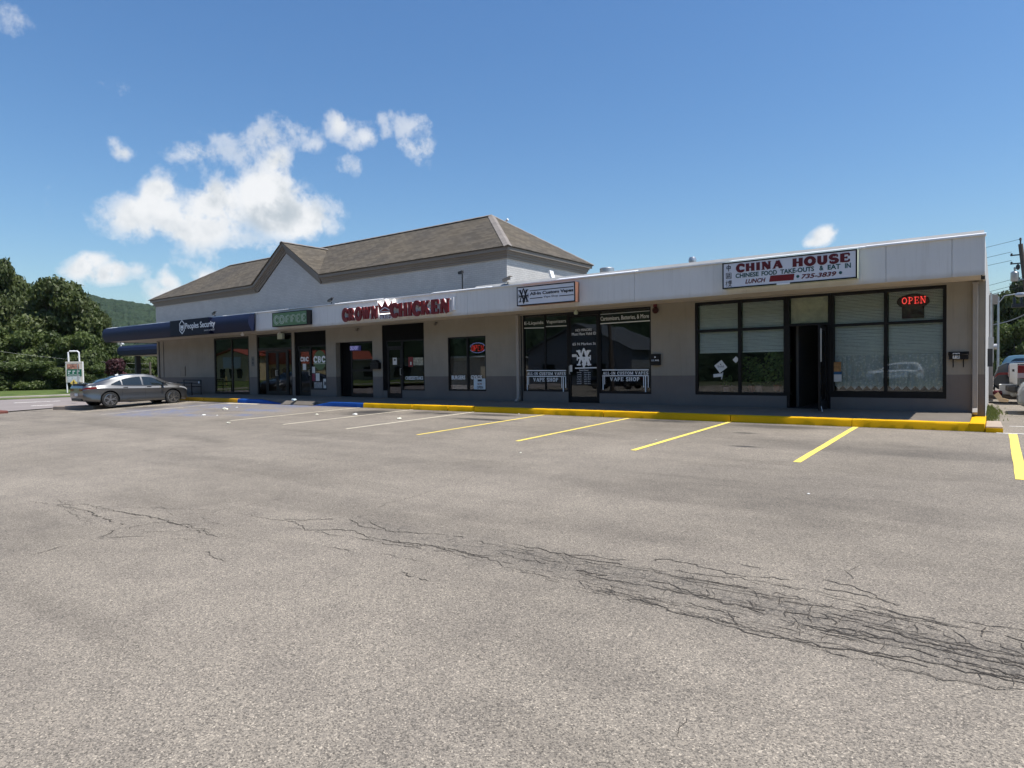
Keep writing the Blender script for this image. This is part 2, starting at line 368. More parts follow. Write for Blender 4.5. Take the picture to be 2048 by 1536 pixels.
# slab-serif capitals from strokes: (width, [(points, weight)], [serif (x, y, half length)])
def arc(cx, cy, rx, ry, a0, a1, n=14):
    return [(cx+rx*math.cos(R(a0+(a1-a0)*i/n)), cy+ry*math.sin(R(a0+(a1-a0)*i/n))) for i in range(n+1)]
Hh = .5
GL = {
 'C': (.82, [(arc(.45, .5, .33, .42, 42, 318, 20), 1.0), ([(.74, .60), (.74, .96)], .5), ([(.74, .12), (.74, .30)], .35)], []),
 'H': (.95, [([(.22, .04), (.22, .96)], 1), ([(.73, .04), (.73, .96)], 1), ([(.25, .5), (.7, .5)], .6)], [(.22, .04, .17), (.22, .96, .17), (.73, .04, .17), (.73, .96, .17)]),
 'I': (.46, [([(.23, .04), (.23, .96)], 1.05)], [(.23, .04, .18), (.23, .96, .18)]),
 'N': (.98, [([(.2, .04), (.2, .96)], .6), ([(.78, .04), (.78, .96)], .6), ([(.22, .94), (.76, .06)], 1.1)], [(.2, .04, .15), (.2, .96, .13), (.78, .96, .15)]),
 'A': (.96, [([(.18, .05), (.48, .95)], .6), ([(.5, .95), (.8, .05)], 1.1), ([(.27, .32), (.7, .32)], .45)], [(.17, .04, .13), (.8, .04, .15)]),
 'O': (.94, [(arc(.47, .5, .33, .42, 0, 360, 26), 1.0)], []),
 'U': (.92, [([(.22, .96), (.22, .38)]+arc(.46, .36, .24, .29, 180, 360, 10)+[(.70, .96)], .95)], [(.22, .96, .16), (.70, .96, .16)]),
 'S': (.76, [(arc(.38, .71, .24, .22, 35, 250, 12)+arc(.38, .27, .25, .22, 75, -150, 14), .95), ([(.65, .68), (.65, .95)], .4), ([(.11, .05), (.11, .32)], .4)], []),
 'E': (.84, [([(.22, .04), (.22, .96)], 1), ([(.2, .93), (.74, .93)], .55), ([(.2, .5), (.56, .5)], .5), ([(.2, .07), (.74, .07)], .55), ([(.74, .68), (.74, .95)], .4), ([(.74, .05), (.74, .32)], .4), ([(.56, .38), (.56, .62)], .35)], [(.2, .04, .14), (.2, .96, .14)]),
 'F': (.80, [([(.24, .04), (.24, .96)], 1), ([(.2, .93), (.72, .93)], .55), ([(.2, .5), (.56, .5)], .5), ([(.72, .66), (.72, .95)], .4), ([(.56, .38), (.56, .62)], .35)], [(.24, .04, .2), (.22, .96, .14)]),
 'R': (.92, [([(.22, .04), (.22, .96)], 1), ([(.2, .92), (.45, .92)]+arc(.45, .71, .2, .21, 90, -90, 10)+[(.2, .5)], .7), ([(.42, .5), (.72, .08)], .95)], [(.22, .04, .17), (.2, .96, .14), (.76, .04, .14)]),
 'P': (.84, [([(.22, .04), (.22, .96)], 1), ([(.2, .92), (.45, .92)]+arc(.45, .69, .22, .23, 90, -90, 10)+[(.2, .46)], .7)], [(.22, .04, .17), (.2, .96, .14)]),
 'B': (.86, [([(.22, .04), (.22, .96)], 1), ([(.2, .92), (.44, .92)]+arc(.44, .72, .19, .20, 90, -90, 8)+[(.2, .52)], .65), ([(.44, .52)]+arc(.46, .29, .22, .23, 90, -90, 8)+[(.2, .07)], .7)], [(.2, .04, .13), (.2, .96, .13)]),
 'D': (.90, [([(.22, .04), (.22, .96)], 1), ([(.2, .92), (.4, .92)]+arc(.42, .5, .28, .42, 90, -90, 12)+[(.2, .08)], .85)], [(.2, .04, .13), (.2, .96, .13)]),
 'W': (1.15, [([(.14, .95), (.36, .06)], 1), ([(.38, .06), (.57, .9)], .6), ([(.57, .9), (.78, .06)], 1), ([(.8, .06), (1.0, .95)], .6)], [(.15, .96, .14), (.57, .96, .1), (1.0, .96, .13)]),
 'K': (.96, [([(.22, .04), (.22, .96)], 1), ([(.26, .42), (.7, .92)], .6), ([(.4, .58), (.76, .08)], 1)], [(.22, .04, .16), (.22, .96, .16), (.78, .04, .14), (.72, .96, .14)]),
 'V': (.94, [([(.18, .95), (.46, .06)], 1.1), ([(.48, .06), (.76, .95)], .55)], [(.18, .96, .14), (.76, .96, .13)]),
 'L': (.76, [([(.22, .04), (.22, .96)], 1), ([(.2, .07), (.66, .07)], .55), ([(.66, .05), (.66, .32)], .4)], [(.2, .04, .13), (.22, .96, .16)]),
 'M': (1.15, [([(.2, .04), (.2, .96)], .6), ([(.95, .04), (.95, .96)], 1), ([(.22, .95), (.56, .1)], 1), ([(.58, .1), (.92, .95)], .6)], [(.2, .04, .13), (.2, .96, .1), (.95, .04, .14), (.97, .96, .1)]),
 'T': (.84, [([(.42, .04), (.42, .96)], 1), ([(.1, .93), (.74, .93)], .55), ([(.1, .68), (.1, .95)], .4), ([(.74, .68), (.74, .95)], .4)], [(.42, .04, .16)]),
 '-': (.5, [([(.1, .45), (.4, .45)], .6)], []), ' ': (.5, [], []),
}
def serif(name, body, x0, x1, z0, z1, y, m, parent=None, wgt=.2, depth=.006, space=.06, mb=None, **kw):
    tot = sum(GL[c][0]+space for c in body)-space; sx = (x1-x0)/tot; sz = z1-z0; own = mb is None
    mb = mb or MB(); X = 0; k = 0
    for ch in body:
        wd, st, se = GL[ch]
        for pts, wt in st:
            hw = wgt*wt/2; q = []
            for i, (a, b) in enumerate(pts):
                p0 = pts[max(i-1, 0)]; p1 = pts[min(i+1, len(pts)-1)]
                dx, dy = p1[0]-p0[0], p1[1]-p0[1]; L = math.hypot(dx, dy) or 1
                if L == 1 and dx == 0 and dy == 0: dx = 1
                q.append(((a-dy/L*hw, b+dx/L*hw), (a+dy/L*hw, b-dx/L*hw)))
            yy = y-depth-.0004*k; k = (k+1) % 9
            vs = []
            for l, r_ in q:
                for (a, b) in (l, r_): vs.append((x0+(X+a)*sx, yy, z0+b*sz))
            n = len(vs); vs += [(v[0], y, v[2]) for v in vs]; fs = []
            for i in range(len(q)-1):
                a = 2*i; fs.append((a, a+2, a+3, a+1)); fs.append((n+a, n+a+1, n+a+3, n+a+2))
                fs.append((a, n+a, n+a+2, a+2)); fs.append((a+1, a+3, n+a+3, n+a+1))
            fs.append((0, 1, n+1, n)); fs.append((n-2, 2*n-2, 2*n-1, n-1)); mb.add(vs, fs)
        for sxp, syp, hl in se:
            yy = y-depth-.0004*k; k = (k+1) % 9; t = .045
            cy = syp-(.01 if syp > .5 else -.01)
            mb.box(x0+(X+sxp-hl)*sx, x0+(X+sxp+hl)*sx, yy, y, z0+(cy-t)*sz, z0+(cy+t)*sz)
        X += wd+space
    return mb.build(name, m, parent, fixn=False, **kw) if own else mb
def line_mb(mb, pts, wd, y, depth=.004):
    # flat stroke on a plane facing -y, pts (x, z)
    for i in range(len(pts)-1):
        a = Vector((pts[i][0], 0, pts[i][1])); b = Vector((pts[i+1][0], 0, pts[i+1][1])); d = (b-a)
        if d.length < 1e-6: continue
        d.normalize(); nrm = Vector((-d.z, 0, d.x)); o = Vector((0, y-depth-.0003*(i % 5), 0)); e = Vector((0, y, 0))
        a2, b2 = a-d*wd*.3, b+d*wd*.3
        vs = [a2+nrm*wd/2+o, a2-nrm*wd/2+o, b2-nrm*wd/2+o, b2+nrm*wd/2+o, a2+nrm*wd/2+e, a2-nrm*wd/2+e, b2-nrm*wd/2+e, b2+nrm*wd/2+e]
        mb.add(vs, [(0, 1, 2, 3), (4, 7, 6, 5), (0, 4, 5, 1), (1, 5, 6, 2), (2, 6, 7, 3), (3, 7, 4, 0)])
    return mb
# ------------------------------------------------------------------ photo pixel -> point on a known plane of the place
def ony(px, py, y=0.0):
    d = ray(px, py); return CAM + d*(y-CAM[1])/d[1]
def fx(px, py=720, y=0.0): return float(ony(px, py, y)[0])
def fz(px, py, y=0.0): return float(ony(px, py, y)[2])
KY = -1.95                                            # kerb line
def gz(x, y):
    s = 0.021 + (0.037-0.021)*min(1, max(0, (-20-x)/10))
    if y >= KY: return -0.255
    d = min(KY-y, 6.0); e = max(0, min(KY-y, 24)-6.0)
    return -0.255 - s*d - 0.0205*e
def hit(px, py):
    d = ray(px, py); t = 1.0; p = CAM.copy()
    for i in range(60):
        p = CAM + d*t; dz = p[2]-gz(p[0], p[1]); t += dz/max(1e-3, -d[2])*.9
        if abs(dz) < 1e-4: break
    return p
def at_depth(px, py, dep): return CAM + ray(px, py)*dep

# ------------------------------------------------------------------ ground
def grid_mesh(name, xs, ys, zf, m, attr=None, dz=0.0, **kw):
    nx, ny = len(xs), len(ys); X, Y = np.meshgrid(xs, ys, indexing='ij')
    Z = np.vectorize(zf)(X, Y)+dz
    co = np.stack([X, Y, Z], -1).reshape(-1, 3)
    i, j = np.meshgrid(np.arange(nx-1), np.arange(ny-1), indexing='ij'); a = (i*ny+j).ravel()
    fc = np.stack([a, a+ny, a+ny+1, a+1], -1)
    me = bpy.data.meshes.new(name); me.vertices.add(len(co)); me.vertices.foreach_set('co', co.ravel())
    me.loops.add(fc.size); me.loops.foreach_set('vertex_index', fc.ravel().astype(np.int32))
    me.polygons.add(len(fc)); me.polygons.foreach_set('loop_start', np.arange(0, fc.size, 4, dtype=np.int32))
    me.update(calc_edges=True); me.validate()
    if attr is not None:
        ca = me.color_attributes.new('wear', 'FLOAT_COLOR', 'POINT'); col = np.ones((nx*ny, 4), np.float32)
        col[:, :3] = attr(X, Y).reshape(-1, 3); ca.data.foreach_set('color', col.ravel())
    me.materials.append(m); o = bpy.data.objects.new(name, me); C.objects.link(o); return tag(o, **kw)

def seg_dist(X, Y, pts):
    D = np.full(X.shape, 1e9)
    for (x0, y0), (x1, y1) in zip(pts[:-1], pts[1:]):
        dx, dy = x1-x0, y1-y0; t = np.clip(((X-x0)*dx+(Y-y0)*dy)/(dx*dx+dy*dy+1e-9), 0, 1)
        D = np.minimum(D, np.hypot(X-x0-t*dx, Y-y0-t*dy))
    return D
BANDC = [tuple(hit(*p)[:2]) for p in [(720,1048),(900,1085),(1080,1120),(1250,1148),(1420,1188),(1560,1222),(1700,1250),(1860,1290),(2048,1322),(2150,1350)]]
BANDL = [tuple(hit(*p)[:2]) for p in [(190,1035),(300,1050),(400,1060)]]
STAINS = [(hit(px, py), rx, ry, k) for px, py, rx, ry, k in [(745,824,.75,.45,.8),(715,828,.5,.3,.5),(850,825,.5,.35,.55),(885,827,.35,.2,.9),(985,830,.9,.18,.75),
          (965,839,1.0,.14,.9),(1330,842,.9,.22,.7),(1350,838,.5,.2,.4),(1545,853,1.1,.2,.55),(1560,856,.5,.15,.4),(1490,866,.22,.06,.8),(1490,893,.25,.06,.8),
          (1640,885,2.0,.3,.18),(300,815,.9,.5,.5),(430,806,.6,.3,.5),(390,808,.5,.2,.5),(255,815,1.5,.3,.4),(1800,905,2.6,.35,.28),(1350,860,1.6,1.2,.10),(620,885,2.5,.3,.14),(250,905,3,.4,.12),(1500,960,3,.5,.10)]]
def wear(X, Y):
    s = np.zeros(X.shape)
    for p, rx, ry, k in STAINS:
        q = ((X-p[0])/(rx*1.1))**2+((Y-p[1])/(ry*1.5))**2; s = np.maximum(s, min(1, k*1.25)*np.exp(-(q*.9)**1.6))
    d = seg_dist(X, Y, BANDC); t = np.clip((X+7)/7, 0, 1)
    s = np.maximum(s, (.10+.20*t)*np.exp(-(d/.34)**2))
    for yc, k_ in ((-8.3, .10), (-9.9, .12), (-5.2, .05)): s = np.maximum(s, k_*np.exp(-((Y-yc-.3*np.sin(X*.23))/.42)**2))
    s = np.maximum(s, .55*np.exp(-(np.abs(Y-KY+.05)/.07)**2)*(X < 0)*(X > -34))       # dirt in the gutter
    b = np.zeros(X.shape)
    for px, py, rx, ry in [(330,822,2.2,1.1),(270,829,1.8,.5),(440,812,2.4,.9),(520,820,1.6,.5),(590,812,1.6,.7),(380,830,1.2,.35),(490,830,.8,.3)]:
        p = hit(px, py); b = np.maximum(b, np.exp(-(((X-p[0])/rx)**2+((Y-p[1])/ry)**2)))
    a = np.maximum(np.exp(-(seg_dist(X, Y, BANDC)/.28)**2)*(.40+.45*t), .45*np.exp(-(seg_dist(X, Y, BANDL)/.2)**2))
    return np.stack([s, b, a], -1)
xs = np.concatenate([np.arange(-34.6, -22, .12), np.arange(-22, 3, .075), np.arange(3, 40, 1.0)])
ys = np.concatenate([np.arange(-40, -17, 1.0), np.arange(-17, -1.4, .075), np.arange(-1.4, 4, .5), np.arange(4, 62, 4.0)])
grid_mesh('parking_lot', xs, ys, gz, M_ASPH, wear, kind='structure', label='weathered grey asphalt parking lot with a band of long cracks', category='ground')
grid_mesh('road', np.arange(-50, -34.5, 1.0), np.arange(-90, 140, 5.0), lambda x, y: gz(-34.6, y) if x > -36 else -.44 if y > -20 else -.7,
          make_concrete('road_asphalt', (.27, .235, .22), .85, .5), kind='structure', label='pale worn road beyond the parking lot', category='road')
def hilly(x, y): return -.95
mg, Tg = mat('far_ground'); ng = Tg.noise(pos(Tg), .05, 6, .6)
finish(Tg, Tg.ramp(ng, [(.35, (.035, .05, .018)), (.65, (.07, .08, .035))]), .95)
grid_mesh('ground', np.array([-3000, -300, -90, 90, 300, 3000.]), np.array([-3000, -300, -80, 90, 300, 3000.]), hilly, mg, kind='structure', label='flat green ground around the town', category='ground')
grid_mesh('grass_verge', np.arange(-96, -49.9, 2.0), np.arange(-90, 140, 4.0), lambda x, y: -.42+.25*min(1, max(0, (-50-x)/5)), M_GRASS, kind='structure', label='strip of mown grass along the far side of the road', category='grass')
MB().box(-52.3, -51.0, -90, 140, -.6, -.30).build('footpath', M_CONC, kind='structure', label='pale concrete path along the grass verge', category='path')

# markings
def stripe(mb, a, b, wd, dz=.005):
    ax, ay = a; bx, by = b; L = math.hypot(bx-ax, by-ay); n = max(2, int(L/.35)); nx, ny = -(by-ay)/L*wd/2, (bx-ax)/L*wd/2; vs = []
    for i in range(n+1):
        t = i/n; x, y = ax+(bx-ax)*t, ay+(by-ay)*t; j1, j2 = (random.uniform(.93, 1.07) for _ in '12')
        for s_, j in ((1, j1), (-1, j2)): vs.append((x+nx*s_*j, y+ny*s_*j, gz(x+nx*s_*j, y+ny*s_*j)+dz))
    mb.add(vs, [(2*i, 2*i+1, 2*i+3, 2*i+2) for i in range(n)])
ml, mf = MB(), MB()
for px, py, k, wd in ((1712,854,ml,.115),(1460,843.5,ml,.105),(1260,834.5,ml,.10),(1090,829,ml,.095),(950,825,mf,.09),(828,818.5,mf,.09),(722,815,mf,.09)):
    x = fx(px, py, KY); stripe(k, (x, KY-.05), (x+random.uniform(-.02, .02), -7.2+random.uniform(-.12, .12)), wd)
stripe(ml, (.28, -2.15), (.28, -7.4), .13)
stripe(mf, (-27.55, -2.0), (-27.6, -7.4), .085); stripe(mf, (-30.4, -2.0), (-30.42, -7.45), .085)
stripe(mf, (-27.45, -2.35), (-25.3, -2.2), .2)
mw = MB(); stripe(mw, (.02, -2.12), (6, -2.12), .09, .009); stripe(mw, (.25, -.35), (6, -.45), .09)
for o_, m_, l_ in ((ml, M_LY, 'bright yellow parking stall lines'), (mf, M_LW, 'faded cream parking stall lines'), (mw, M_LWHITE, 'white painted lines beside the building end')):
    o_.build('stall_markings', m_, fixn=False, kind='structure', label=l_, category='markings')
rm = MB(); 
for px, py, l in ((75, 804, 2.2), (84, 811, .9)):
    d = ray(px, py); t = (-.44-CAM[2])/d[2]; p = CAM+d*t; rm.box(p[0]-.12, p[0]+.12, p[1]-l/2, p[1]+l/2, -.439, -.43)
rm.build('road_markings', M_LWHITE, kind='structure', label='short white dashes painted on the road', category='markings')

# cracks: thin open gaps filled with dirt, as ribbons just above the asphalt
ck = MB()
def crack(pts, w0, jit=.018, w1=None):
    if pts[-1][0] > 2035: (xa, ya), (xb, yb) = pts[-2:]; pts = list(pts)+[(2230, yb+(yb-ya)/(xb-xa+1e-6)*(2230-xb))]
    P = [hit(*p)[:2] for p in pts]; out = []
    for a, b in zip(P[:-1], P[1:]):
        L = math.hypot(*(b-a)); n = max(2, int(L/.035))
        for i in range(n): out.append(a+(b-a)*i/n)
    out.append(P[-1]); n = len(out); o2 = []; jx = jy = 0
    for i, p in enumerate(out):
        jx = jx*.45+random.gauss(0, jit*.8); jy = jy*.45+random.gauss(0, jit*.8); o2.append((p[0]+jx, p[1]+jy))
    w0 *= .62; w1 = min(.02, (w1 or w0))*.62; vs = []; wob = 1
    for i, p in enumerate(o2):
        q = o2[min(i+1, n-1)]; r_ = o2[max(i-1, 0)]; dx, dy = q[0]-r_[0], q[1]-r_[1]; L = math.hypot(dx, dy) or 1
        wob = .5*wob+.5*random.uniform(.05, 2.1); t = i/(n-1); hw = (w0+(w1-w0)*t)*wob*min(1, 8*t+.15, 8*(1-t)+.15)/2
        for s_ in (1, -1): vs.append((p[0]-dy/L*hw*s_, p[1]+dx/L*hw*s_, gz(p[0], p[1])+.0035))
    fs = []
    skip = 0
    for i in range(n-1):
        if skip > 0: skip -= 1; continue
        if random.random() < .05: skip = random.randint(1, 9)
        fs.append((2*i, 2*i+1, 2*i+3, 2*i+2))
    ck.add(vs, fs)
def z1(l): return [(x/2, 960+y/2) for x, y in l]
def z2(l): return [(1024+x/2, 960+y/2) for x, y in l]
for pts, a, b in [
    (z1([(60,80),(200,95),(380,105),(500,110),(620,110),(740,120),(900,115),(1050,90),(1200,60),(1500,42)]), .010, .006),
    (z1([(340,115),(400,150),(490,180),(440,215),(380,235),(200,280),(0,335)]), .022, .007),
    (z1([(500,200),(600,170),(760,180),(880,235)]), .011, .008), (z1([(380,235),(600,225),(780,240)]), .014, .009),
    (z1([(480,130),(640,155),(760,190),(860,225)]), .016, .013), (z1([(250,80),(340,100),(470,125),(560,140),(650,160)]), .009, .012),
    (z1([(430,150),(560,150),(700,165),(800,150),(900,185),(1000,190)]), .007, .006), (z1([(500,212),(640,205),(820,200),(900,190)]), .007, .005),
    (z1([(600,115),(700,140),(850,130),(960,100)]), .006, .006), (z1([(180,60),(260,95),(350,130)]), .006, .006),
    (z1([(960,130),(1060,155),(1200,160),(1400,155),(1440,145),(1560,205),(1800,220),(2048,275)]), .010, .012),
    (z1([(1390,155),(1440,185),(1540,200)]), .012, .010),
    (z1([(1000,150),(1180,170),(1220,200),(1400,200),(1500,240),(1700,260),(1900,300),(2048,350)]), .012, .014),
    (z1([(1100,180),(1400,230),(1600,260),(1800,290),(2048,310)]), .007, .012), (z1([(1490,290),(1720,330),(1900,345)]), .006, .005),
    (z1([(1300,265),(1420,290)]), .009, .006), (z1([(820,285),(900,330)]), .011, .006), (z1([(1800,15),(1700,55),(1560,90),(1460,140)]), .008, .006),
    (z1([(1600,370),(1720,405)]), .012, .018), (z1([(1700,255),(1850,290),(2048,340)]), .010, .014), (z1([(1460,225),(1600,250),(1750,275),(1950,330)]), .008, .010),
    ([(1040,905),(1000,925),(930,960),(885,980),(770,1005)], .007, .005), ([(560,910),(700,925),(820,920)], .010, .006), ([(480,915),(560,905),(700,890)], .009, .005),
    (z2([(-60,250),(0,255),(150,285),(400,320),(600,318),(700,330),(900,380),(1100,400),(1350,450),(1550,500)]), .012, .012),
    (z2([(820,318),(950,345),(1100,380),(1350,420),(1450,465),(1550,510),(1850,575),(2048,600)]), .010, .014),
    (z2([(-40,262),(0,270),(250,310),(400,330),(560,370),(750,400),(1050,450),(1300,510),(1600,560),(1850,600),(2048,650)]), .015, .016),
    (z2([(-60,285),(0,310),(120,330),(200,355),(400,385),(600,410),(800,480),(1000,520),(1250,550),(1500,610),(1800,680),(2048,740)]), .014, .020),
    (z2([(0,350),(300,440),(450,470),(600,510),(900,600),(1200,660),(1500,700),(1850,760),(2048,800)]), .008, .022),
    (z2([(200,430),(500,490),(800,560),(1050,620),(1300,700),(1700,790),(2048,850)]), .007, .008),
    (z2([(250,370),(400,400),(620,440),(820,485),(940,510),(1100,560),(1250,600),(1500,640),(1750,690),(2048,762)]), .010, .030),
    (z2([(1000,470),(1200,500),(1300,520),(1500,545),(1700,590),(2048,690)]), .010, .012),
    (z2([(1400,320),(1380,350),(1345,365),(1350,410)]), .007, .006), (z2([(1240,530),(1290,560),(1300,590),(1260,610)]), .016, .014),
    (z2([(1280,600),(1400,610),(1600,680),(1800,730),(1980,780),(2048,795)]), .012, .030), (z2([(1320,700),(1500,740),(1700,790),(1900,830),(2048,840)]), .006, .009),
    (z2([(900,600),(1050,620),(1200,665),(1350,705)]), .006, .009), (z2([(350,340),(430,370),(560,390)]), .010, .007),
    (z2([(1900,810),(1870,770)]), .010, .006), (z2([(640,1020),(720,950)]), .007, .006), (z2([(980,260),(1100,280),(1280,330)]), .005, .005),
    ([(1690,880),(1760,890),(1860,895),(1960,900)], .012, .008), ([(1600,935),(1700,938),(1800,945)], .008, .006)]:
    k_ = 1.25 if pts[0][0] < 1000 else .92; crack(pts, a*k_, w1=b*k_)
def between(A, B, t): return [(a[0]+(b[0]-a[0])*t, a[1]+(b[1]-a[1])*t) for a, b in zip(A, B)]
TOPL = z2([(-100,255),(250,305),(600,350),(950,395),(1300,450),(1650,545),(2330,650)]); BOTL = z2([(-100,345),(200,415),(550,500),(900,590),(1200,660),(1600,730),(2330,900)])
for k in range(105):
    i = random.uniform(0, 5.4); n = random.uniform(.35, 1.2); t = random.random(); tt = t+random.uniform(-.06, .06)
    def P_(u, t):
        u = min(5.999, u); j = int(u); q = between(TOPL, BOTL, t); return (q[j][0]+(q[j+1][0]-q[j][0])*(u-j), q[j][1]+(q[j+1][1]-q[j][1])*(u-j))
    crack([P_(i, t), P_(i+n/2, (t+tt)/2+.015), P_(i+n, tt)], random.uniform(.004, .010)*(1+.18*i), .012)
for k in range(60):                                                    # short cross links
    i = random.uniform(.5, 5.8); t = random.random()*.8; P0 = P_(i, t); P1 = P_(i+random.uniform(-.08, .16), t+random.uniform(.08, .25)); crack([P0, P1], random.uniform(.005, .010)*(1+.1*i), .012)
TL = z1([(200,90),(350,105),(520,125),(700,135),(900,120)]); BL = z1([(300,140),(400,215),(560,225),(760,235),(900,220)])
for k in range(16):
    j = random.randint(0, 3); t = random.random(); q = between(TL, BL, t); crack([q[j], q[j+1]], random.uniform(.004, .008), .014)
mk_, Tk = mat('crack_dirt'); nk = Tk.noise(pos(Tk), 55, 4, .75); finish(Tk, Tk.ramp(nk, [(.38, (.035, .030, .026)), (.52, (.075, .066, .056)), (.66, (.19, .168, .14))]), .95, spec=.1)
ck.build('asphalt_cracks', mk_, fixn=False, kind='structure', label='network of long dark cracks in the asphalt', category='cracks')

# sidewalk and kerbs
sw = MB(); WX0, WX1 = -38.9, -.42
sw.prism([(.02, 0), (KY+.17, -.086), (KY+.17, -.5), (.02, -.5)], 'x', WX0, -26.0)
sw.prism([(.02, 0), (KY+.17, -.086), (KY+.17, -.5), (.02, -.5)], 'x', -26.0+.006, -19.9)
sw.prism([(.02, 0), (KY+.17, -.086), (KY+.17, -.5), (.02, -.5)], 'x', -19.9+.006, WX1)
sw.build('sidewalk', M_WALK, kind='structure', label='grey concrete sidewalk under the canopy', category='sidewalk')
rp = MB(); rp.prism([(KY+.17, -.086), (KY-.02, -.235), (KY-.02, -.5), (KY+.17, -.5)], 'x', fx(562, 807, KY), fx(626, 808, KY)); rp.build('kerb_ramp', M_WALK, kind='structure', label='lowered kerb ramp between the blue kerbs', category='ramp')
def kerb(px0, px1, m, lab, taper0=0, taper1=0, chip=0):
    x0, x1 = fx(px0, 815, KY), fx(px1, 815, KY); n = max(3, int((x1-x0)/.12)); mb = MB(); prof = [(KY+.17, -.5), (KY+.168, -.089), (KY+.16, -.080), (KY+.03, -.083), (KY+.006, -.094), (KY-.008, -.13), (KY-.02, -.5)]
    vs = []; k = len(prof)
    for i in range(n+1):
        x = x0+(x1-x0)*i/n; t0 = min(1, (x-x0)/1.1) if taper0 else 1; t1 = min(1, (x1-x)/1.6) if taper1 else 1; t = max(.04, min(t0, t1))
        for y, z in prof:
            zz = z if z < -.4 else -.25+(z+.25)*t
            vs.append((x, y+random.uniform(-.004, .004)*(0 if z < -.4 else 1), zz+random.uniform(-.0025, .0025)*(0 if z < -.4 else 1)))
    fs = [(i*k+j, i*k+j+1, (i+1)*k+j+1, (i+1)*k+j) for i in range(n) for j in range(k-1)]+[tuple(range(k)), tuple(n*k+j for j in range(k-1, -1, -1))]
    mb.add(vs, fs); mb.build('kerb', m, smooth='auto', kind='structure', label=lab, category='kerb')
G = 1.1
for a, b, m_, l_ in ((352,408,M_YELOLD,'ochre kerb stone nearest the grey car'),(409,476,M_YELOLD,'long ochre kerb stone next to the blue kerb'),(727,824,M_YEL,'yellow kerb stone right after the blue kerb'),
                     (825,896,M_YEL,'second yellow kerb stone after the blue kerb'),(897,948,M_YEL,'short yellow kerb stone with a chipped joint'),(949,1207,M_YEL,'yellow kerb stone under the vape shop windows'),
                     (1208,1461,M_YEL,'yellow kerb stone left of the restaurant door'),(1462,1704,M_YEL,'yellow kerb stone in front of the restaurant door')):
    kerb(a, b-.6, m_, l_)
kerb(476, 562, M_BLUE, 'blue painted kerb sloping down to the ramp from the left', taper1=1); kerb(626, 726.4, M_BLUE, 'blue painted kerb rising from the ramp towards the yellow kerb', taper0=1)
kerb(1704.5, 1962, M_YEL, 'tall yellow kerb stone at the right end of the sidewalk')
MB().prism([(WX1, .3), (-.16, .3), (-.16, KY-.02), (WX1, KY-.02)], 'z', -.5, -.084).build('kerb', M_YEL, bevel=.012, kind='structure', label='yellow kerb corner piece along the building end', category='kerb')
MB().prism([(-.15, -.55), (.10, -.55), (.13, KY-.06), (-.15, KY-.05)], 'z', -.5, -.135).build('concrete_block', make_concrete('block_concrete', (.50, .40, .31)), bevel=.012, kind='structure', label='low tan concrete block beside the yellow kerb corner', category='kerb')
MB().prism([(-.15, KY-.052), (.13, KY-.062), (.13, KY-.085), (-.15, KY-.075)], 'z', -.5, -.17).build('concrete_block_face', M_YEL, kind='structure', label='yellow painted front face of the low tan block', category='kerb')

# ------------------------------------------------------------------ the building
B = empty('shopping_plaza', (-20, 0, 0), label='long single storey strip of shops with white fascia and brown hipped roof', category='building')
Bi = Matrix.Translation(Vector((20, 0, 0)))
def part(mb, name, m, parent=B, **kw):
    o = mb.build(name, m, None, **kw) if isinstance(mb, MB) else mb
    o.parent = parent
    o.matrix_parent_inverse = Bi if parent is B else Matrix.Identity(4)
    if parent is not B: o.matrix_parent_inverse = Matrix.Identity(4)
    return o
XR, XL, SOF = -.18, -39.0, 2.97
# openings: name -> (x0, x1, z0, z1)
def opening(pl, pr, ptop, pbot, xm=None):
    xm = (pl+pr)/2 if xm is None else xm
    return [fx(pl, (ptop+pbot)/2), fx(pr, (ptop+pbot)/2), fz(xm, pbot) if pbot < 9000 else 0.0, fz(xm, ptop)]
TOPZ = 2.93
bankw = [fx(428.5,730), fx(498.5,730), .02, 2.88]
entr = [fx(514,730), fx(585.5,730), 0.0, 2.90]
coffd = [fx(590,730), fx(620.5,730), 0.0, 2.90]
coffw = [coffd[1], fx(652.5,730), fz(640,779.5), 2.90]
bay1 = [fx(672,735), fx(745.5,735), 0.0, 2.33]
ccd = [fx(765,730), fx(803.5,730), 0.0, 2.93]
ccw = [ccd[1], fx(848.5,720), fz(830,781), 2.93]
crw = [fx(896,728), fx(971.8,728), fz(935,782), fz(935,673)]
vw1 = [fx(1046,700), fx(1135.8,700), fz(1090,783), TOPZ-.01]
vd = [vw1[1], fx(1198,700), 0.0, TOPZ-.01]
vw2 = [vd[1], fx(1302,700), fz(1250,787.5), TOPZ-.01]
cw1 = [fx(1390,700), fx(1573,700), fz(1480,790.5), TOPZ]
chd = [cw1[1], fx(1661,700), 0.0, TOPZ]
cw2 = [chd[1], fx(1893,690), fz(1780,796), TOPZ]
OP = [bankw, entr, [coffd[0], coffw[1], 0, 2.9], bay1, [ccd[0], ccw[1], 0, 2.93], crw, [vw1[0], vw2[1], 0, TOPZ-.01], [cw1[0], cw2[1], 0, TOPZ]]
sills = [(coffd[1], coffw[1], coffw[2]), (ccd[1], ccw[1], ccw[2]), (vw1[0], vw1[1], vw1[2]), (vw2[0], vw2[1], vw2[2]), (cw1[0], cw1[1], cw1[2]), (cw2[0], cw2[1], cw2[2])]
wl = MB(); x = XL
for o_ in OP:
    wl.box(x, o_[0], 0, .24, -.35, SOF-.002)
    if o_[2] > .05: wl.box(o_[0], o_[1], 0, .24, -.35, o_[2])
    else: wl.box(o_[0], o_[1], .0, .24, -.35, -.002)
    if o_[3] < SOF-.01: wl.box(o_[0], o_[1], 0, .24, o_[3], SOF-.002)
    x = o_[1]
